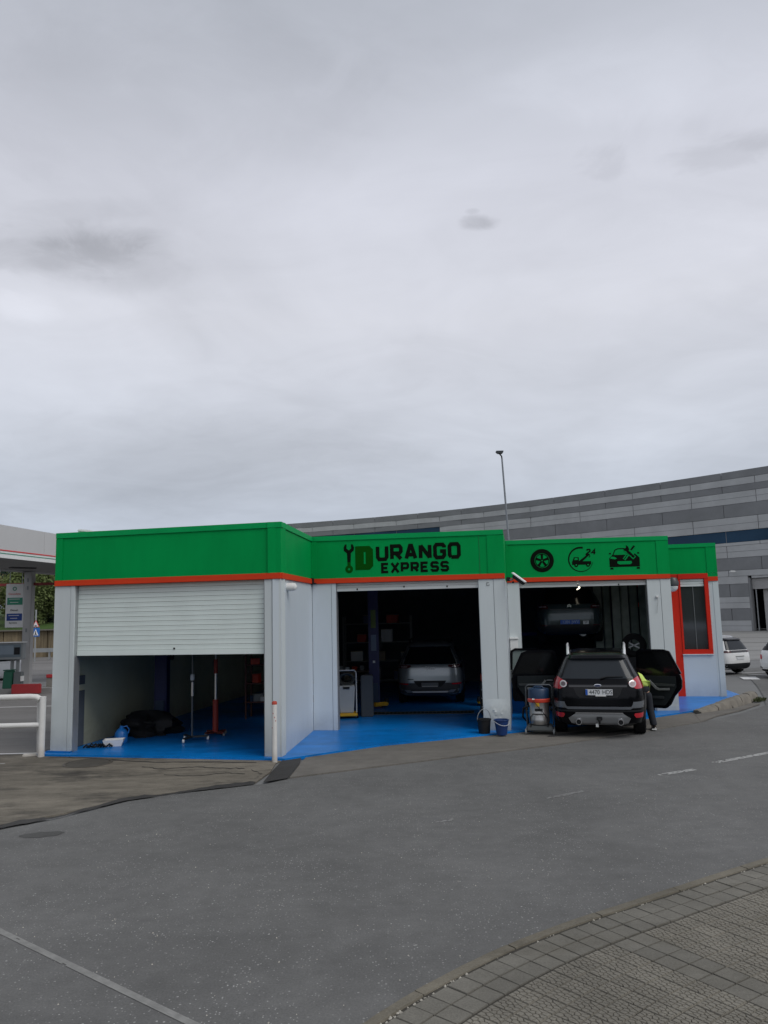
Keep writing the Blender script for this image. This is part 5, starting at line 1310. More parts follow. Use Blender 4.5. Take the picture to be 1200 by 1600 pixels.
# ================================================================ INSIDE THE WORKSHOP
def lift_post(label, loc, rz, h_=3.2, sticker=False):
    t = thing('lift_post', label, 'car lift', loc, rz, group='blue posts of the car lifts')
    MB().box((0, 0, h_ / 2), (.28, .30, h_)).build('post', lift_blue, t, bevel=.02)
    MB().box((0, 0, .012), (.42, .42, .024)).build('base_plate', lift_blue, t)
    MB().box((.0, -.17, .42), (.20, .06, .5)).build('carriage', navy_pl, t, bevel=.01)
    MB().box((.16, -.10, .11), (.42, .12, .10), rz=.5).build('swing_arm', yellow_m, t, bevel=.02)
    MB().cone((.32, .0, .13), (.32, .0, .24), .06, .05).build('lift_pad', black_pl, t)
    MB().box((.15, .16, 1.7), (.12, .12, .3)).build('motor_box', black_pl, t, bevel=.02)
    if sticker:
        MB().box((0, -.153, 2.35), (.13, .006, .48)).build('sticker', mat('olive_sticker', (.16, .20, .04), 0.6), t)
        MB().box((0, -.153, 1.72), (.14, .006, .42)).build('notice', mat('pale_notice', (.16, .2, .27), 0.6), t)
        MB().box((0, -.153, 1.22), (.06, .006, .06)).build('tag', white_pl, t)
    return t
lift_post('blue lift post with green sticker left of the grey car', (-.36, 21.0, .05), 0.0, sticker=True)
lift_post('blue lift post half hidden behind the middle column', (2.72, 20.9, .05), math.pi)
lift_post('blue lift post deep in the left bay beside the beige wall', (-5.15, 17.9, .05), 0.0)
LPL = lift_post('blue lift post left of the raised car', (3.75, 23.0, .05), 0.0)
LPR = lift_post('blue lift post right of the raised car', (6.75, 23.0, .05), math.pi)
for x_ in (4.35, 5.95):
    LP_ = LPL if x_ < 5 else LPR
    MB().box((.75, -.1, 1.79), (1.3, .14, .10), rz=.25).build('lift_arm', lift_blue, LP_, bevel=.02)
# charging trolley
ch = thing('charging_station', 'pale grey machine with coiled hoses on a yellow trolley in the middle bay', 'machine', (-1.02, 19.2, .05), .05)
MB().prism([(-.26, -.22), (.26, -.22), (.26, .22), (-.26, .22)], .06, .13).build('trolley', yellow_m, ch, bevel=.015)
b = MB(); b.add([(-.17, -.15, .13), (.17, -.15, .13), (.17, .16, .13), (-.17, .16, .13), (-.21, -.18, .78), (.21, -.18, .78), (.21, .18, .80), (-.21, .18, .80)], [(0, 3, 2, 1), (4, 5, 6, 7), (0, 1, 5, 4), (1, 2, 6, 5), (2, 3, 7, 6), (3, 0, 4, 7)])
b.build('cabinet', mat('pale_machine_grey', (.40, .42, .42), .45), ch, bevel=.02)
MB().box((0, -.19, .73), (.16, .02, .05)).build('gauge_panel', black_pl, ch)
b = MB()
for k in range(5):
    r_ = .17 - .012 * k
    b.tube([(r_ * 1.15 * math.cos(a), -.12 + .03 * k, .93 + r_ * .8 * math.sin(a)) for a in [2 * math.pi * i / 20 for i in range(21)]], .014, 6)
b.build('coiled_hose', mat('dull_hose', (.045, .05, .05), .5), ch, smooth=True)
MB().tube([(-.24, -.1, .1), (-.24, -.1, 1.08), (-.20, -.1, 1.14), (.20, -.1, 1.14), (.24, -.1, 1.08), (.24, -.1, .1)], .016).build('push_frame', mat('pale_tube', (.5, .52, .53), .35), ch, smooth=True)
for x_ in (-.26, .26): MB().lathe([(0, -.02), (.07, -.02), (.07, .02), (0, .02)], (x_, -.1, .07), n=18, axis='X').build('wheel', rubber, ch)
tag(MB().box((-.52, 19.45, .55), (.30, .38, 1.0)).build('equipment_cabinet', mat('dull_slate', (.05, .06, .07), .6), bevel=.02), 'dark slate equipment cabinet just right of the pale machine', 'cabinet')
# drain grate in the floor
dg_ = thing('floor_drain', 'long dark steel drain grating across the blue floor of the middle bay', 'drain', (0.75, 19.75, .052), -.06)
MB().box((0, 0, .0), (2.75, .42, .008)).build('tray', dark_trim, dg_)
for k in range(28): MB().box((-1.33 + k * .0985, 0, .008), (.035, .40, .010)).build('bar', mat('dark_steel_bar', (.06, .065, .06), .6, .4), dg_)
for y_ in (-.21, .21): MB().box((0, y_, .009), (2.8, .03, .014)).build('rim', MATS['dark_steel_bar'], dg_)
# left bay stuff
jk = thing('transmission_jack', 'red telescopic jack with chrome column in the left bay', 'jack', (-3.72, 16.95, .05), .4)
MB().cone((0, 0, .08), (0, 0, .75), .065, .06, 14).build('cylinder', mat('dull_red_jack', (.28, .03, .018), .55), jk, smooth=True)
MB().cone((0, 0, .75), (0, 0, 1.30), .032, .032, 12).build('ram', chrome, jk, smooth=True)
MB().cone((0, 0, 1.30), (0, 0, 1.60), .045, .04, 12).build('sleeve', mat('dull_red_jack', (.28, .03, .018), .55), jk, smooth=True)
MB().cone((0, 0, 1.60), (0, 0, 2.7), .02, .02, 10).build('rod', steel, jk, smooth=True)
for k in range(4):
    a = k * math.pi / 2 + .5; MB().box((.14 * math.cos(a), .14 * math.sin(a), .07), (.28, .05, .05), rz=a).build('leg', mat('dark_red_cast', (.10, .015, .01), .6), jk, bevel=.01)
    MB().lathe([(0, -.02), (.035, -.02), (.035, .02), (0, .02)], (.27 * math.cos(a), .27 * math.sin(a), .036), n=12, axis='X').build('castor', grey_pl, jk)
ps = thing('support_stand', 'tall chrome pole stand on a castored foot in the left bay', 'stand', (-4.06, 16.3, .05), .2)
MB().cone((0, 0, .08), (0, 0, 2.5), .022, .02, 12).build('pole', mat('dull_pole', (.12, .13, .14), .35, .7), ps, smooth=True)
MB().cone((0, 0, 1.22), (0, 0, 1.34), .045, .045, 12).build('collar', mat('pale_tube', (.5, .52, .53), .35), ps)
MB().cone((0, 0, .9), (0, 0, 1.18), .032, .032, 12).build('sleeve', chrome, ps, smooth=True)
for k in range(3):
    a = k * 2.1; MB().box((.16 * math.cos(a), .16 * math.sin(a), .08), (.34, .05, .04), rz=a).build('leg', mat('dark_cast_foot', (.04, .045, .05), .5, .4), ps, bevel=.008)
    MB().lathe([(0, -.02), (.04, -.02), (.04, .02), (0, .02)], (.32 * math.cos(a), .32 * math.sin(a), .04), n=12, axis='X').build('castor', white_pl, ps)
sv = thing('storage_rack', 'dark steel rack with metal parts at the back of the left bay', 'rack', (-2.6, 19.6, .05), -.1)
for x_ in (-.9, .9):
    for y_ in (-.25, .25): MB().box((x_, y_, 1.1), (.04, .04, 2.2)).build('upright', mat('dull_red_steel', (.10, .035, .03), .5, .3), sv)
for z_ in (.4, .85, 1.3, 1.8): MB().box((0, 0, z_), (1.85, .55, .03)).build('shelf', MATS['dull_red_steel'], sv)
tg = random.Random(8)
for k in range(14):
    z_ = (.4, .85, 1.3, 1.8)[k % 4]; x_ = -.8 + 1.6 * tg.random()
    m_ = (steel, red_m, grey_pl, black_pl, navy_pl)[k % 5]
    w_ = tg.uniform(.12, .28); h_ = tg.uniform(.08, .2)
    it = thing('parts_box', 'small ' + ('steel', 'red', 'grey', 'black', 'navy')[k % 5] + ' parts box on the ' + ('lowest', 'second', 'third', 'top')[k % 4] + ' shelf of the left bay rack', 'box', (sv.location.x + x_, sv.location.y - .08, .05 + z_ + .016), tg.uniform(-.4, .4), group='parts boxes on the rack')
    MB().box((0, 0, h_ / 2), (w_, .2, h_)).build('case', m_, it, bevel=.01); MB().box((0, 0, h_ + .008), (w_ + .015, .21, .014)).build('lid', m_, it, bevel=.004)
sv2 = thing('storage_rack', 'tall grey rack with pale cartons at the back of the middle bay', 'rack', (-.3, 25.6, .05), -.08)
for x_ in (-1.1, 1.1):
    for y_ in (-.25, .25): MB().box((x_, y_, 1.2), (.05, .05, 2.4)).build('upright', grey_pl, sv2)
for z_ in (.35, .95, 1.55, 2.15): MB().box((0, 0, z_), (2.25, .55, .03)).build('shelf', grey_pl, sv2)
carton = mat('pale_carton', (.42, .36, .27), .8, var=.15)
for k in range(10):
    w_ = tg.uniform(.25, .4); h_ = tg.uniform(.2, .4); z_ = (.35, .95, 1.55, 2.15)[k % 4]
    it = thing('carton', ('brown', 'white', 'red', 'blue', 'grey')[k % 5] + ' carton on the ' + ('lowest', 'second', 'third', 'top')[k % 4] + ' shelf of the middle bay rack', 'box', (-.3 - .9 + .2 * k, 25.55 - .016 * k, .05 + z_ + .016), tg.uniform(-.2, .2), group='cartons on the middle bay rack')
    MB().box((0, 0, h_ / 2), (w_, .3, h_)).build('case', (carton, white_pl, red_m, bucket_blue, grey_pl)[k % 5], it, bevel=.01); MB().box((0, 0, h_ + .006), (w_ + .01, .31, .01)).build('lid', carton, it)
# heap: crumpled black cover by the wall
hp = MB(); vs = []; nu, nv = 26, 12; r_ = random.Random(9)
for j in range(nv + 1):
    for i in range(nu):
        a = 2 * math.pi * i / nu; q = j / nv; rad = math.cos(q * math.pi / 2) ** .6
        wv = 1 + .16 * math.sin(3 * a + 4 * q) + .12 * math.sin(7 * a - 3 * q) + r_.uniform(-.14, .14)
        vs.append((-5.28 + .62 * rad * wv * math.cos(a), 17.35 + .42 * rad * wv * math.sin(a), .05 + .40 * math.sin(q * math.pi / 2) * (1 + .25 * math.sin(2 * a + 1)) + (.02 if j else 0)))
hp.add(vs, [(j * nu + i, j * nu + (i + 1) % nu, (j + 1) * nu + (i + 1) % nu, (j + 1) * nu + i) for j in range(nv) for i in range(nu)])
tag(hp.build('tarpaulin', black_pl, smooth=True), 'crumpled black tarpaulin heaped at the foot of the beige wall', 'tarpaulin')
ty = thing('drip_tray', 'white plastic tray on the blue floor by the beige wall', 'tray', (-5.52, 15.88, .052), .2)
b = MB(); b.add([(-.15, -.1, 0), (.15, -.1, 0), (.15, .1, 0), (-.15, .1, 0), (-.2, -.14, .13), (.2, -.14, .13), (.2, .14, .13), (-.2, .14, .13)], [(0, 3, 2, 1), (0, 1, 5, 4), (1, 2, 6, 5), (2, 3, 7, 6), (3, 0, 4, 7)])
b.add([(-.14, -.09, .01), (.14, -.09, .01), (.14, .09, .01), (-.14, .09, .01), (-.185, -.125, .13), (.185, -.125, .13), (.185, .125, .13), (-.185, .125, .13)], [(0, 1, 2, 3), (0, 1, 5, 4), (1, 2, 6, 5), (2, 3, 7, 6), (3, 0, 4, 7)]).build('tray_body', mat('clean_white_plastic', (.75, .75, .74), .35), ty)
MB().box((0, 0, .03), (.26, .16, .02)).build('tray_liner', grey_pl, ty)
bt = thing('blue_jug', 'bright blue plastic jug standing behind the white tray', 'jug', (-5.50, 16.25, .05), .3)
MB().lathe([(0, 0), (.12, 0), (.13, .03), (.13, .20), (.09, .26), (.035, .30), (.035, .34), (0, .34)], n=20).build('jug_body', mat('bright_blue_plastic', (.015, .16, .50), .35), bt, smooth=True)
MB().tube([(.03, 0, .31), (.10, 0, .33), (.15, 0, .26), (.135, 0, .18)], .012).build('handle', MATS['bright_blue_plastic'], bt, smooth=True)
rg = MB(); r_ = random.Random(3)
for k in range(9):
    x_, y_ = -6.0 + .055 * k, 15.72 + r_.uniform(-.05, .05)
    rg.tube([(x_ - .06, y_, .06), (x_, y_ + r_.uniform(-.04, .04), .09 + r_.uniform(0, .05)), (x_ + .06, y_ + r_.uniform(-.04, .04), .062)], .018, 6)
tag(rg.build('rag_pile', black_pl, smooth=True), 'small pile of dark rags against the beige wall foot by the left column', 'rags')
tp = thing('wall_panel', 'narrow dark strip panel fixed inside the left bay behind the left column', 'panel', (0, 0, 0))
MB().wbox(BKL, A, LEN(A, BKL) - .75, LEN(A, BKL) - .45, .06, 1.15, -.24, -.218).build('panel', dark_wall, tp)
MB().wbox(BKL, A, LEN(A, BKL) - .75, LEN(A, BKL) - .45, 1.27, 1.45, -.24, -.218).build('panel', dark_wall, tp)
# right bay: plastic strips on the right and a glowing reflection streak
cu = thing('strip_curtain', 'row of dull plastic strips hanging at the right side of the right bay', 'curtain', (6.15, 22.2, 0), -.1)
for k in range(6):
    MB().box((-.1 + k * .25, .04 * math.sin(k * 2.3), 1.75), (.22, .03 + .02 * (k % 3), 3.3), rz=.35 * math.sin(k * 1.7)).build('strip', strip_m, cu, bevel=.01)
MB().box((.5, 0, 3.42), (1.6, .06, .05)).build('rail', steel, cu)
wl_ = thing('reflection_streak', 'glowing streak added for the reflection on the raised car rear window', 'lamp', (5.22, 21.05, 3.0), 0)
MB().tube([(0.0, 0, .38), (0.01, 0, .20), (0.05, 0, .10)], .022).build('tube', lit, wl_, smooth=True)  # emissive tube added to draw the reflection on the rear window
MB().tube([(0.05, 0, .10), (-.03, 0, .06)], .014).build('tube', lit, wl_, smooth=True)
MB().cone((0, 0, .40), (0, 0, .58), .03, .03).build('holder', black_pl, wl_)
hr = thing('spare_tyre', 'dark tyre leaning on a black stand inside the right bay edge', 'tyre', (6.35, 20.1, .05), .1)
MB().lathe([(.15, -.09), (.26, -.10), (.31, -.06), (.31, .06), (.26, .10), (.15, .09), (.15, -.09)], (0, 0, 1.53), n=30, axis='X').build('tyre', rubber, hr, smooth=True)
MB().box((0, .05, .62), (.5, .42, 1.24)).build('stand', black_pl, hr, bevel=.02)
for a in (.5, -.4): MB().box((0.0, -.0, 1.53), (.03, .34, .03), rx=a).build('spoke', steel, hr)
hr.rotation_euler = (0, 0, R(70))
tool = thing('tool_trolley', 'black tool trolley with red top beside the middle column inside', 'trolley', (2.38, 18.9, .05), -.1)
MB().box((0, 0, .45), (.36, .5, .75)).build('cabinet', black_pl, tool, bevel=.02); MB().box((0, 0, .92), (.30, .4, .18)).build('top_box', red_m, tool, bevel=.02)
for z_ in (.25, .45, .65): MB().box((0, -.255, z_), (.3, .012, .03)).build('drawer_pull', steel, tool)
# dim workbench with clutter along the left side of the middle bay
wbh = thing('workbench', 'dark workbench with scattered tools behind the pale machine', 'bench', (-1.2, 22.6, .05), -.05)
MB().box((0, 0, .86), (1.5, .6, .05)).build('top', mat('oily_wood', (.05, .035, .025), .6), wbh, bevel=.008)
for x_ in (-.7, .7):
    for y_ in (-.25, .25): MB().box((x_, y_, .42), (.06, .06, .84)).build('leg', black_pl, wbh)
for k in range(6):
    q = tag(MB().box((-1.75 + .2 * k, 22.5, .05 + .885 + .05), (.11, .12, .10 + .03 * (k % 3)), rz=k).build('tool_tin', (steel, red_m, grey_pl)[k % 3], bevel=.008), ('steel', 'red', 'grey')[k % 3] + (' short tin' if k < 3 else ' tin') + ' on the dark workbench, ' + ('first', 'second', 'third', 'fourth', 'fifth', 'sixth')[k] + ' from its left end', 'tin', 'tins on the workbench')

# ================================================================ BROKEN KERB ISLAND on the right
ki = thing('old_kerb', 'broken weathered concrete kerb along the blue floor at the right corner', 'kerb', (0, 0, 0))
KI = [(7.32, 18.92), (7.9, 19.35), (8.45, 19.85), (8.95, 20.35), (9.4, 20.85), (9.85, 21.45), (10.05, 21.95)]
r_ = random.Random(6)
for i in range(len(KI) - 1):
    p = Vector(KI[i]); q = Vector(KI[i + 1]); d = (q - p).normalized(); nn = Vector((d.y, -d.x))
    b = MB(); N_ = 6; vs = []
    hh = (.07, .14, .19, .22, .22, .20, .12)
    for k in range(N_ + 1):
        tt = k / N_; pt = p.lerp(q, .01 + .98 * tt); h_ = (hh[i] * (1 - tt) + hh[i + 1] * tt) + r_.uniform(-.012, .012)
        for o_, z_ in ((.20 + r_.uniform(-.02, .02), -.01), (.17 + r_.uniform(-.02, .02), h_ * .55), (.13 + r_.uniform(-.015, .015), h_ - .02), (.09, h_), (-.03, h_ + r_.uniform(-.006, .006)), (-.04, 0)):
            g = pt + nn * o_; vs.append((g.x, g.y, z_))
    fs = [(k * 6 + j, (k + 1) * 6 + j, (k + 1) * 6 + j + 1, k * 6 + j + 1) for k in range(N_) for j in range(5)] + [tuple(range(6)), tuple(N_ * 6 + j for j in range(5, -1, -1))]
    b.add(vs, fs).build('kerb_stone', kerb_old, ki, smooth=True)
struct('kerb_footing', MB().prism([(6.9, 17.5), (7.6, 18.35), (8.6, 19.25), (9.55, 20.3), (9.4, 20.45), (8.5, 19.5), (7.4, 18.75), (7.2, 18.6)], -.01, .02), conc_strip, tri=True)
def weeds(name, label, pts, n_, h_, m, seed=1):
    r_ = random.Random(seed); b = MB()
    for _ in range(n_):
        cx_, cy_, rad = r_.choice(pts); a = r_.uniform(0, 6.28); d_ = rad * r_.random() ** .5
        x_, y_ = cx_ + d_ * math.cos(a), cy_ + d_ * math.sin(a); hh = h_ * r_.uniform(.4, 1); w_ = .008 + .01 * r_.random(); a2 = r_.uniform(0, 6.28); ln_ = r_.uniform(.2, .8) * hh
        ux, uy = math.cos(a2), math.sin(a2)
        b.add([(x_ - uy * w_, y_ + ux * w_, 0), (x_ + uy * w_, y_ - ux * w_, 0), (x_ + ux * ln_ + uy * w_ * .7, y_ + uy * ln_ - ux * w_ * .7, hh * .8), (x_ + ux * ln_ * 1.5, y_ + uy * ln_ * 1.5, hh)], [(0, 1, 2, 3)])
    return tag(b.build(name, m), kind='stuff')
weeds('weeds', '', [(9.95, 21.1, .14), (9.75, 20.85, .10), (9.9, 21.35, .12)], 260, .10, weed_m)

# ================================================================ STRIPED CURVED BUILDING
sb = thing('striped_hall', 'large curved industrial hall clad in pale and dark grey stone bands', 'building', (0, 0, 0))
RP = [(43.5, 60.0), (39.5, 65.4), (35.62, 70.22), (31.71, 75.14), (27.23, 80.3), (21.6, 86.0), (14.8, 92.3), (8.0, 97.6), (0.0, 102.4), (-8.9, 106.2), (-16, 108.6)]
RC = smooth_curve(RP, 2)[::-1]
rc = [0.0]
for i in range(1, len(RC)): rc.append(rc[-1] + (RC[i] - RC[i - 1]).length)
def rpt(s_):
    s_ = max(0, min(s_, rc[-1] - 1e-3)); i = max(j for j in range(len(rc) - 1) if rc[j] <= s_); t_ = (s_ - rc[i]) / (rc[i + 1] - rc[i]); return RC[i].lerp(RC[i + 1], t_)
bands = [(-0.05, .97, 0), (.97, 2.07, 1), (2.07, 3.17, 0), (3.17, 4.38, 1), (4.38, 5.1, 0), (5.1, 5.66, 0), (5.66, 6.85, 1), (6.85, 8.0, 0), (8.0, 8.3, 0), (8.3, 9.4, 2), (9.4, 10.7, 0), (10.7, 11.96, 1), (11.96, 13.1, 0), (13.1, 13.74, 1), (13.74, 14.4, 0), (14.4, 15.12, 1)]
# arc position of the loading door (X about 33..38) and of where the window bands start
def s_of_x(x): return min(range(len(RC)), key=lambda i: abs(RC[i].x - x))
sD0 = rc[s_of_x(33.9)]; sD1 = sD0 + 5.2
sW = rc[s_of_x(24.5)]; sL = rc[s_of_x(8.4)]
def rbox(name, s0, s1, z0, z1, d0, d1, m, parent):
    p = rpt(s0); q = rpt(s1); L_ = (q - p).length
    return MB().wbox(tuple(p), tuple(q), 0, L_, z0, z1, d0, d1).build(name, m, parent)
rbk = MB()
for i in range(len(RC) - 1):
    if rc[i] > sD0 - .4 and rc[i + 1] < sD1 + .4:
        rbk.wbox(tuple(RC[i]), tuple(RC[i + 1]), 0, (RC[i + 1] - RC[i]).length, 5.1, 14.9, -.5, -.07)
    else:
        rbk.wbox(tuple(RC[i]), tuple(RC[i + 1]), 0, (RC[i + 1] - RC[i]).length, -.05, 14.9, -.5, -.07)
rbk.build('wall_core', mat('hall_core', (.2, .2, .205), .9), sb)
r_ = random.Random(12)
PW = 6.4
for bi, (z0, z1, kd) in enumerate(bands):
    off = (bi % 2) * PW / 2; s_ = -off
    while s_ < rc[-1]:
        a = max(s_, 0); e = min(s_ + PW, rc[-1]); s_ += PW
        if e - a < .3: continue
        segs = [(a, e)]
        if z0 < 4.9:
            segs = []
            if a < sD0: segs.append((a, min(e, sD0)))
            if e > sD1: segs.append((max(a, sD1), e))
        for (a_, e_) in segs:
            if e_ - a_ < .1: continue
            zt = z1
            kd2 = kd
            if kd == 2 and a_ < sW - .1: kd2 = 0
            if bi == 12 and e_ <= sL + .5: kd2 = 2
            m_ = (conc_col, dark_stone, blue_glass)[kd2]
            rec = -.06 if kd2 == 2 else r_.uniform(-.006, .006)
            rbox('glass_panel' if kd2 == 2 else 'stone_panel', a_ + .03, e_ - .03, z0 + .015, zt - .015, -.1, rec, m_, sb)
            if kd2 == 0 and z1 - z0 > 1: rbox('panel_joint', a_ + .03, e_ - .03, (z0 + z1) / 2 - .02, (z0 + z1) / 2 + .02, rec - .005, rec + .004, dark_stone, sb)
rbox('coping', 0.1, .2, 15, 15.1, 0, .1, dark_stone, sb)
# loading door
ld = bpy.data.objects.new('loading_door', None); COL.objects.link(ld); ld.parent = sb
p = rpt(sD0); q = rpt(sD1)
MB().wbox(tuple(p), tuple(q), -.05, .14, 0, 4.9, -.6, -.03).build('door_jamb', dark_stone, ld)
MB().wbox(tuple(p), tuple(q), .3, 5.2, 4.88, 5.1, -.6, -.08).build('door_lintel', conc_col, ld)
for k in range(9): MB().wbox(tuple(p), tuple(q), .15, 5.2, 3.85 + k * .11, 3.95 + k * .11, -.5, -.38 - .01 * (k % 2)).build('shutter_slat', pillar_m, ld)
MB().wbox(tuple(p), tuple(q), .9, 2.0, 0, 3.82, -1.1, -.9).build('inner_pillar', pillar_m, ld)
MB().wbox(tuple(p), tuple(q), .42, .5, 0, 3.82, -.5, -.4).build('door_guide', steel, ld)
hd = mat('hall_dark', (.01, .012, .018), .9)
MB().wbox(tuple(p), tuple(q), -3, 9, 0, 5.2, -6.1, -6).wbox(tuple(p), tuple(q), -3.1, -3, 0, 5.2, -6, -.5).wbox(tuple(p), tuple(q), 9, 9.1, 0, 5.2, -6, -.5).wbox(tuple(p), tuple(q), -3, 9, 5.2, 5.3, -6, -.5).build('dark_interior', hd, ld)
lw = rpt(sD0 - 1.2)
lamp_ = thing('wall_lamp', 'tiny white lamp on the striped hall left of its loading door', 'lamp', (lw.x - .35, lw.y - .3, 5.55))
MB().box((0, 0, 0), (.45, .3, .18)).build('lamp_head', white_pl, lamp_, bevel=.03); MB().box((0, .2, .05), (.08, .3, .08)).build('lamp_arm', grey_pl, lamp_)

# ---------------- street lamp
sl = thing('street_lamp', 'slim grey lamp post rising behind the garage roof', 'street lamp', (5.0, 31.2, 0))
MB().cone((0.04, 0, 0), (0.04, 0, 5.2), .075, .062, 14).build('lower_post', mat('pale_post', (.36, .37, .38), .5), sl, smooth=True)
MB().cone((0.04, 0, 5.2), (0.04, 0, 5.32), .085, .07, 14).build('collar', black_pl, sl, smooth=True)
MB().cone((0.04, 0, 5.32), (-.09, 0, 8.72), .042, .034, 12).build('upper_post', mat('grey_post', (.22, .24, .26), .45, .3), sl, smooth=True)
MB().tube([(-.09, 0, 8.72), (-.10, 0, 8.82), (-.19, -.02, 8.93)], .03).build('bracket', black_pl, sl, smooth=True)
b = MB(); b.add([(-.34, -.16, 9.03), (-.02, -.16, 9.03), (-.02, .16, 9.03), (-.34, .16, 9.03), (-.26, -.12, 8.93), (-.06, -.12, 8.93), (-.06, .12, 8.93), (-.26, .12, 8.93)], [(0, 1, 2, 3), (4, 7, 6, 5), (0, 4, 5, 1), (1, 5, 6, 2), (2, 6, 7, 3), (3, 7, 4, 0)])
b.build('lamp_head', mat('dark_lamp_grey', (.10, .11, .12), .5), sl, bevel=.015)

# ================================================================ PETROL STATION on the left
cn = thing('station_canopy', 'white petrol station canopy with thin red and green lines and grey pillar', 'canopy', (0, 0, 0))
cp = lambda y: -11.15 + .14 * (y - 22.25)
c0 = (cp(9), 9.0); c1 = (cp(36), 36.0)
w4 = 3.75
Z4 = 4.44
MB().wbox(c0, c1, 0, LEN(c0, c1), Z4 + .01, 5.33, -w4, -.05).build('roof_slab', canopy_under, cn)
P_, Q_ = c0, c1
n4 = 7; Lc = LEN(c0, c1)
for k in range(n4): MB().wbox(P_, Q_, Lc * k / n4 + .006, Lc * (k + 1) / n4 - .006, Z4 + .20, 5.36, -.05, .0).build('fascia_panel', canopy_w, cn)
MB().wbox(P_, Q_, 0, Lc, Z4 + .165, Z4 + .198, -.04, .012).build('red_line', sign_red, cn)
MB().wbox(P_, Q_, 0, Lc, Z4 + .105, Z4 + .163, -.04, .0).build('white_line', white_pl, cn)
MB().wbox(P_, Q_, 0, Lc, Z4 + .080, Z4 + .103, -.04, .012).build('green_line', sign_green, cn)
MB().wbox(P_, Q_, 0, Lc, Z4 - .04, Z4 + .078, -.06, .004).build('white_edge', white_pl, cn)
MB().wbox(P_, Q_, 0, Lc, Z4 - .05, 5.33, -w4 - .05, -w4).build('far_edge', canopy_w, cn)
MB().box((-12.9, 27.4, Z4 - .02), (.9, .2, .05), rz=.9).build('ceiling_fitting', mat('dark_fitting', (.08, .08, .08), .6), cn)
MB().box((-13.72, 29.75, 2.2), (.31, .31, 4.46)).build('pillar', pillar_m, cn, bevel=.02)
MB().box((-13.9, 29.8, 3.95), (2.6, .12, .10)).build('red_beam', mat('dark_red_beam', (.25, .03, .03), .5), cn)
for z_ in (4.1, 3.8, 2.2): MB().box((-13.72, 29.59, z_), (.06, .01, .14)).build('pillar_mark', grey_pl, cn)
isl = MB().prism([(-17, 28.1), (-11.2, 28.1), (-10.9, 31), (-17, 31)], -.012, .15)
struct('pump_island', isl, lot_conc)
ps_ = thing('price_board', 'hanging white price board with green and blue panels under the canopy', 'sign', (-13.72, 28.6, 0), .02)
MB().box((-.0, 0, 3.12), (.64, .06, 1.60)).build('board', sign_white, ps_, bevel=.01)
MB().box((0.02, -.034, 3.28), (.56, .008, .26)).build('green_field', sign_green, ps_)
MB().box((0.02, -.034, 2.70), (.56, .008, .26)).build('blue_field', mat('deep_sign_blue', (.01, .05, .25), .4), ps_)
b = MB()
for q in stroke(ringpoly(.0, 3.74, .06, 16), .03, closed=True): b.poly3(lambda a, b_, dd: (a, dd, b_), q, -.04, -.032)
b.build('logo_ring', sign_green, ps_)
tm = Matrix.Rotation(R(90), 4, 'X')
text_mesh('board_text', 'Gasolina', .10, sign_red, ps_, Matrix.Translation((0, -.036, 3.55)) @ tm, .002, sx=1.3)
text_mesh('board_text', 'Diesel', .09, ink, ps_, Matrix.Translation((0, -.036, 2.95)) @ tm, .002, sx=1.2)
text_mesh('board_text', 'Servicio', .085, ink, ps_, Matrix.Translation((-.02, -.036, 2.49)) @ tm, .002, sx=1.1)
for z_, w_ in ((3.36, .4), (3.24, .3), (2.76, .38), (2.66, .26)): MB().box((0, -.04, z_), (w_, .004, .018)).build('text_line', sign_white, ps_)
for x_ in (-.2, .25): MB().cone((x_, 0, 3.9), (x_, 0, 4.42), .012, .012, 6).build('hanger', steel, ps_)
tmn = thing('payment_terminal', 'grey payment terminal with pale screen on two posts by the canopy pillar', 'terminal', (-13.78, 28.5, .15), .05)
MB().box((0, 0, 1.32), (1.02, .34, .60)).build('housing', mat('terminal_grey', (.24, .26, .27), .5), tmn, bevel=.02)
MB().box((-.0, -.172, 1.34), (.92, .02, .46)).build('front_panel', mat('terminal_panel', (.13, .17, .20), .4), tmn, bevel=.006)
MB().box((-.05, -.186, 1.37), (.52, .01, .32)).build('screen', screen_m, tmn)
MB().box((.33, -.186, 1.33), (.2, .01, .26)).build('keypad', black_pl, tmn)
MB().box((.0, 0, 1.635), (1.06, .40, .03)).build('top_cover', white_pl, tmn)
for x_ in (.10, .30): MB().box((x_, 0, .52), (.08, .12, 1.04)).build('post', grey_pl, tmn)
bn = thing('green_bin', 'dark green forecourt bin below the payment terminal', 'bin', (-13.72, 28.35, .15), .05)
b = MB(); b.add([(-.16, -.15, 0), (.16, -.15, 0), (.16, .15, 0), (-.16, .15, 0), (-.13, -.13, .62), (.2, -.13, .62), (.2, .13, .62), (-.13, .13, .62)], [(0, 3, 2, 1), (4, 5, 6, 7), (0, 1, 5, 4), (1, 2, 6, 5), (2, 3, 7, 6), (3, 0, 4, 7)])
b.build('bin_body', dgreen_pl, bn, bevel=.02); MB().box((.03, 0, .65), (.36, .3, .04)).build('lid', dgreen_pl, bn, bevel=.01)
bn2 = thing('grey_bin', 'slate grey bin right of the green bin at the pillar', 'bin', (-13.38, 28.4, .15), .05)
MB().box((0, 0, .29), (.26, .3, .58)).build('bin_body', mat('slate_bin', (.12, .135, .14), .5), bn2, bevel=.02); MB().box((.15, -.05, .34), (.05, .2, .18)).build('paper_holder', white_pl, bn2)
rk = thing('red_kerb_block', 'dark red painted kerb block on the pump island', 'kerb', (-12.85, 27.95, -.012), .0)
MB().box((.0, -.05, .17), (1.0, .18, .34)).build('block', red_kerb, rk, bevel=.02); MB().box((0, .06, .05), (1.02, .05, .1)).build('foot', lot_conc, rk)
rb = thing('red_barrier', 'long red barrier bar over a low grey wall behind the canopy pillar', 'barrier', (-12.25, 28.6, .14), .0)
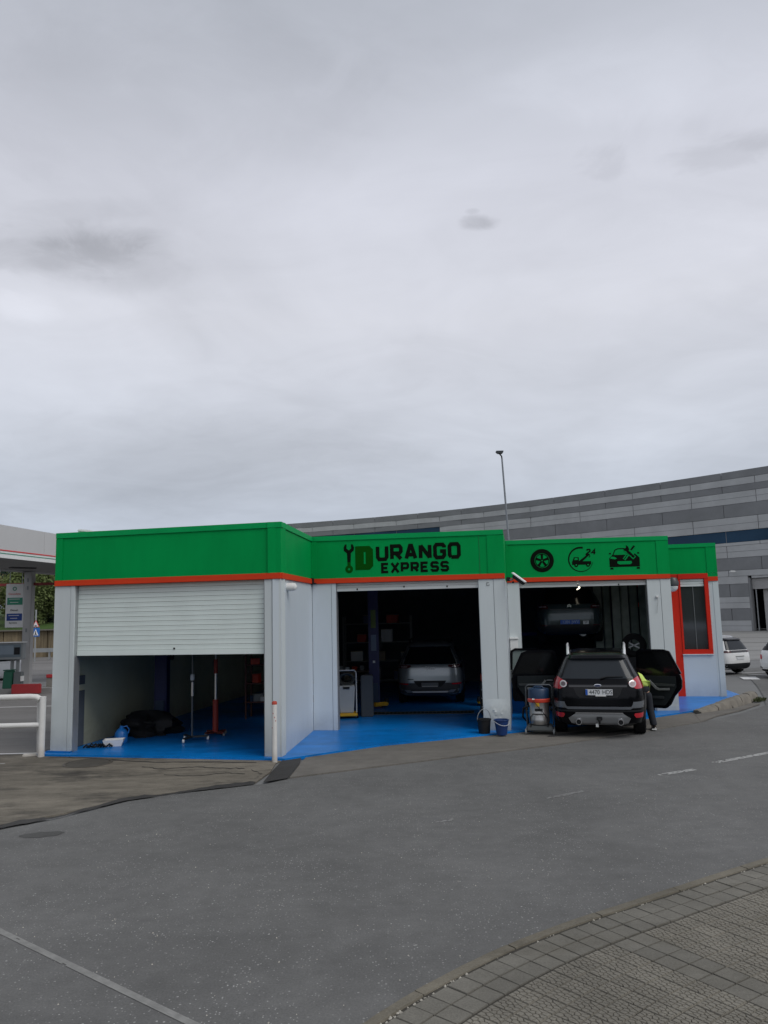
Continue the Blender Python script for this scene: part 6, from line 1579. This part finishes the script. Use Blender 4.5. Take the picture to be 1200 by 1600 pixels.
MB().box((.6, 0, .40), (1.6, .10, .12)).build('bar', mat('barrier_red', (.45, .03, .035), .5), rb, bevel=.01); MB().box((.6, .03, .17), (1.6, .10, .34)).build('low_wall', mat('low_wall_grey', (.22, .21, .19), .8), rb)
wood_ret = ground_mat('streaked_retaining_concrete', (0.20, 0.16, 0.10), patch=0.45, stain=0.85, fac_dirs=(2.2, 2.2, .12), dark=(0.05, 0.04, 0.028))
wt_ = wood_ret.node_tree
for n_ in wt_.nodes:
    if n_.type == 'MAPPING': n_.inputs['Scale'].default_value = (2.2, 2.2, .15)
# retaining wall, guard rail, slope, trees
rw = thing('retaining_wall', 'brown stained concrete retaining wall below the grass slope', 'wall', (0, 0, 0))
for k in range(12):
    x0_ = -46 + k * 3.2
    MB().box((x0_ + 1.6, 56 - .25 * k, .9), (3.16, .4, 1.85), rz=-.08).build('wall_panel', wood_ret, rw, bevel=.02)
MB().box((-27, 54.4, 1.86), (38.6, .5, .08), rz=-.078).build('coping', mat('wall_coping', (.15, .14, .12), .9), rw)
gr = thing('guard_rail', 'grey steel guard rail in front of the stained wall', 'guard rail', (-24.5, 50.2, 0), 0)
MB().box((0, 0, .62), (14, .05, .26)).build('rail', steel, gr, bevel=.01)
for k in range(8): MB().box((-6.5 + k * 1.85, .08, .32), (.1, .1, .64)).build('post', steel, gr)
rs = MB(); nxs, nys = 30, 12; vs = []
r_ = random.Random(5)
for j in range(nys + 1):
    for i in range(nxs + 1):
        x_ = -75 + 78 * i / nxs; y_ = 56.2 - .078 * (x_ + 27) + 60 * j / nys
        vs.append((x_, y_, 1.75 + 2.3 * (1 - math.exp(-3.0 * j / nys)) + (r_.uniform(-.12, .12) if j else 0)))
rs.add(vs, [(j * (nxs + 1) + i, j * (nxs + 1) + i + 1, (j + 1) * (nxs + 1) + i + 1, (j + 1) * (nxs + 1) + i) for j in range(nys) for i in range(nxs)])
struct('grass_slope', rs, grass_m, smooth=True)
tsn = thing('road_sign', 'blue pedestrian crossing sign under a red triangle on a grey pole', 'sign', (-22.08, 48.9, 0), 0)
MB().cone((0, 0, 0), (0, 0, 3.2), .05, .05, 10).build('pole', steel, tsn)
MB().box((.05, -.07, 1.80), (.48, .02, .54)).build('crossing_panel', sign_blue, tsn)
MB().poly3(lambda a, b_, dd: (a, dd, b_), [(-.13, 1.60), (.23, 1.60), (.05, 2.0)], -.09, -.082).build('white_triangle', sign_white, tsn)
b = MB()
for q in stroke([(.0, 1.62), (.05, 1.74), (.04, 1.86)], .04): b.poly3(lambda a, b_, dd: (a, dd, b_), q, -.10, -.092)
for q in stroke([(.05, 1.74), (.11, 1.62)], .035): b.poly3(lambda a, b_, dd: (a, dd, b_), q, -.101, -.092)
b.build('walking_figure', ink, tsn)
MB().poly3(lambda a, b_, dd: (a, dd, b_), [(-.19, 2.12), (.27, 2.12), (.04, 2.56)], -.08, -.06).build('warning_triangle', sign_red, tsn)
MB().poly3(lambda a, b_, dd: (a, dd, b_), [(-.13, 2.15), (.21, 2.15), (.04, 2.48)], -.09, -.081).build('triangle_field', sign_white, tsn)
MB().box((.04, -.095, 2.2), (.14, .006, .06)).build('hump_symbol', ink, tsn)
def tree(label, loc, h_, rad, m_, n_, conifer=False, seed=1, base=.25):
    t = thing('conifer_tree' if conifer else 'leafy_tree', label, 'tree', loc, 0)
    r_ = random.Random(seed); b = MB()
    b.tube([(0, 0, -.5), (.1, 0, h_ * .3), (0, .1, h_ * .6), (.1, 0, h_ * .92)], [.22, .17, .1, .03], 8)
    for k in range(9):
        a = k * 2.4; z_ = h_ * (.3 + .06 * k); b.tube([(0, 0, z_), (rad * .4 * math.cos(a), rad * .4 * math.sin(a), z_ + .5), (rad * .75 * math.cos(a), rad * .75 * math.sin(a), z_ + .9)], [.07, .04, .015], 5)
    b.build('trunk', bark, t, smooth=True)
    b = MB(); cl_ = []
    for k in range(26):
        z_ = r_.uniform(base, .95); q = (1 - (z_ - base) / (1 - base)) if conifer else math.sin(math.pi * min(1, (z_ - base) / (1.02 - base)) ** .8)
        a = r_.uniform(0, 6.28); d_ = rad * q * r_.uniform(.3, .85); cl_.append((d_ * math.cos(a), d_ * math.sin(a), z_ * h_, rad * r_.uniform(.22, .42)))
    for _ in range(int(n_ * 1.7)):
        c_ = r_.choice(cl_); v = Vector((r_.gauss(0, 1), r_.gauss(0, 1), r_.gauss(0, .8))).normalized() * c_[3] * r_.uniform(.5, 1.05)
        p = Vector(c_[:3]) + v; s_ = r_.uniform(.07, .16); u_ = Vector((r_.gauss(0, 1), r_.gauss(0, 1), r_.gauss(0, 1))).normalized(); w_ = u_.orthogonal().normalized()
        b.add([p - u_ * s_, p - w_ * s_ * .5, p + u_ * s_, p + w_ * s_ * .5], [(0, 1, 2, 3)])
    b.build('crown', m_, t)
    return t
tree('light green leafy tree behind the canopy pillar on the slope', (-27.6, 60.5, 2.2), 5.0, 2.9, leaf_l, 7000, seed=3, base=.02)
tree('dark green conifer between the light tree and the garage edge', (-26.6, 64.0, 2.0), 6.6, 2.6, leaf_d, 7000, True, seed=5, base=.02)
tree('dark bushy conifer half hidden by the left column', (-23.9, 63.0, 2.0), 5.8, 2.4, leaf_d, 6000, True, seed=8, base=.02)
tree('ochre sparse tree at the far left beyond the price board', (-33.2, 61.0, 2.2), 5.6, 2.9, leaf_y, 5000, seed=9, base=.1)
tree('pale yellow green tree at the left edge under the canopy', (-37.0, 64.0, 2.2), 6.2, 3.2, leaf_y, 5000, seed=13, base=.1)
tree('mid green tree rising behind the price board', (-31.2, 68.0, 2.4), 6.2, 3.3, leaf_l, 6000, seed=14, base=.05)
tree('dark green tree far back on the slope left of the pillar', (-34.5, 72.0, 2.4), 7.0, 3.6, leaf_d, 6000, seed=15, base=.05)
tree('deep green tree far back on the slope right of the pillar', (-29.0, 74.0, 2.4), 7.0, 3.8, leaf_d, 6000, seed=16, base=.05)
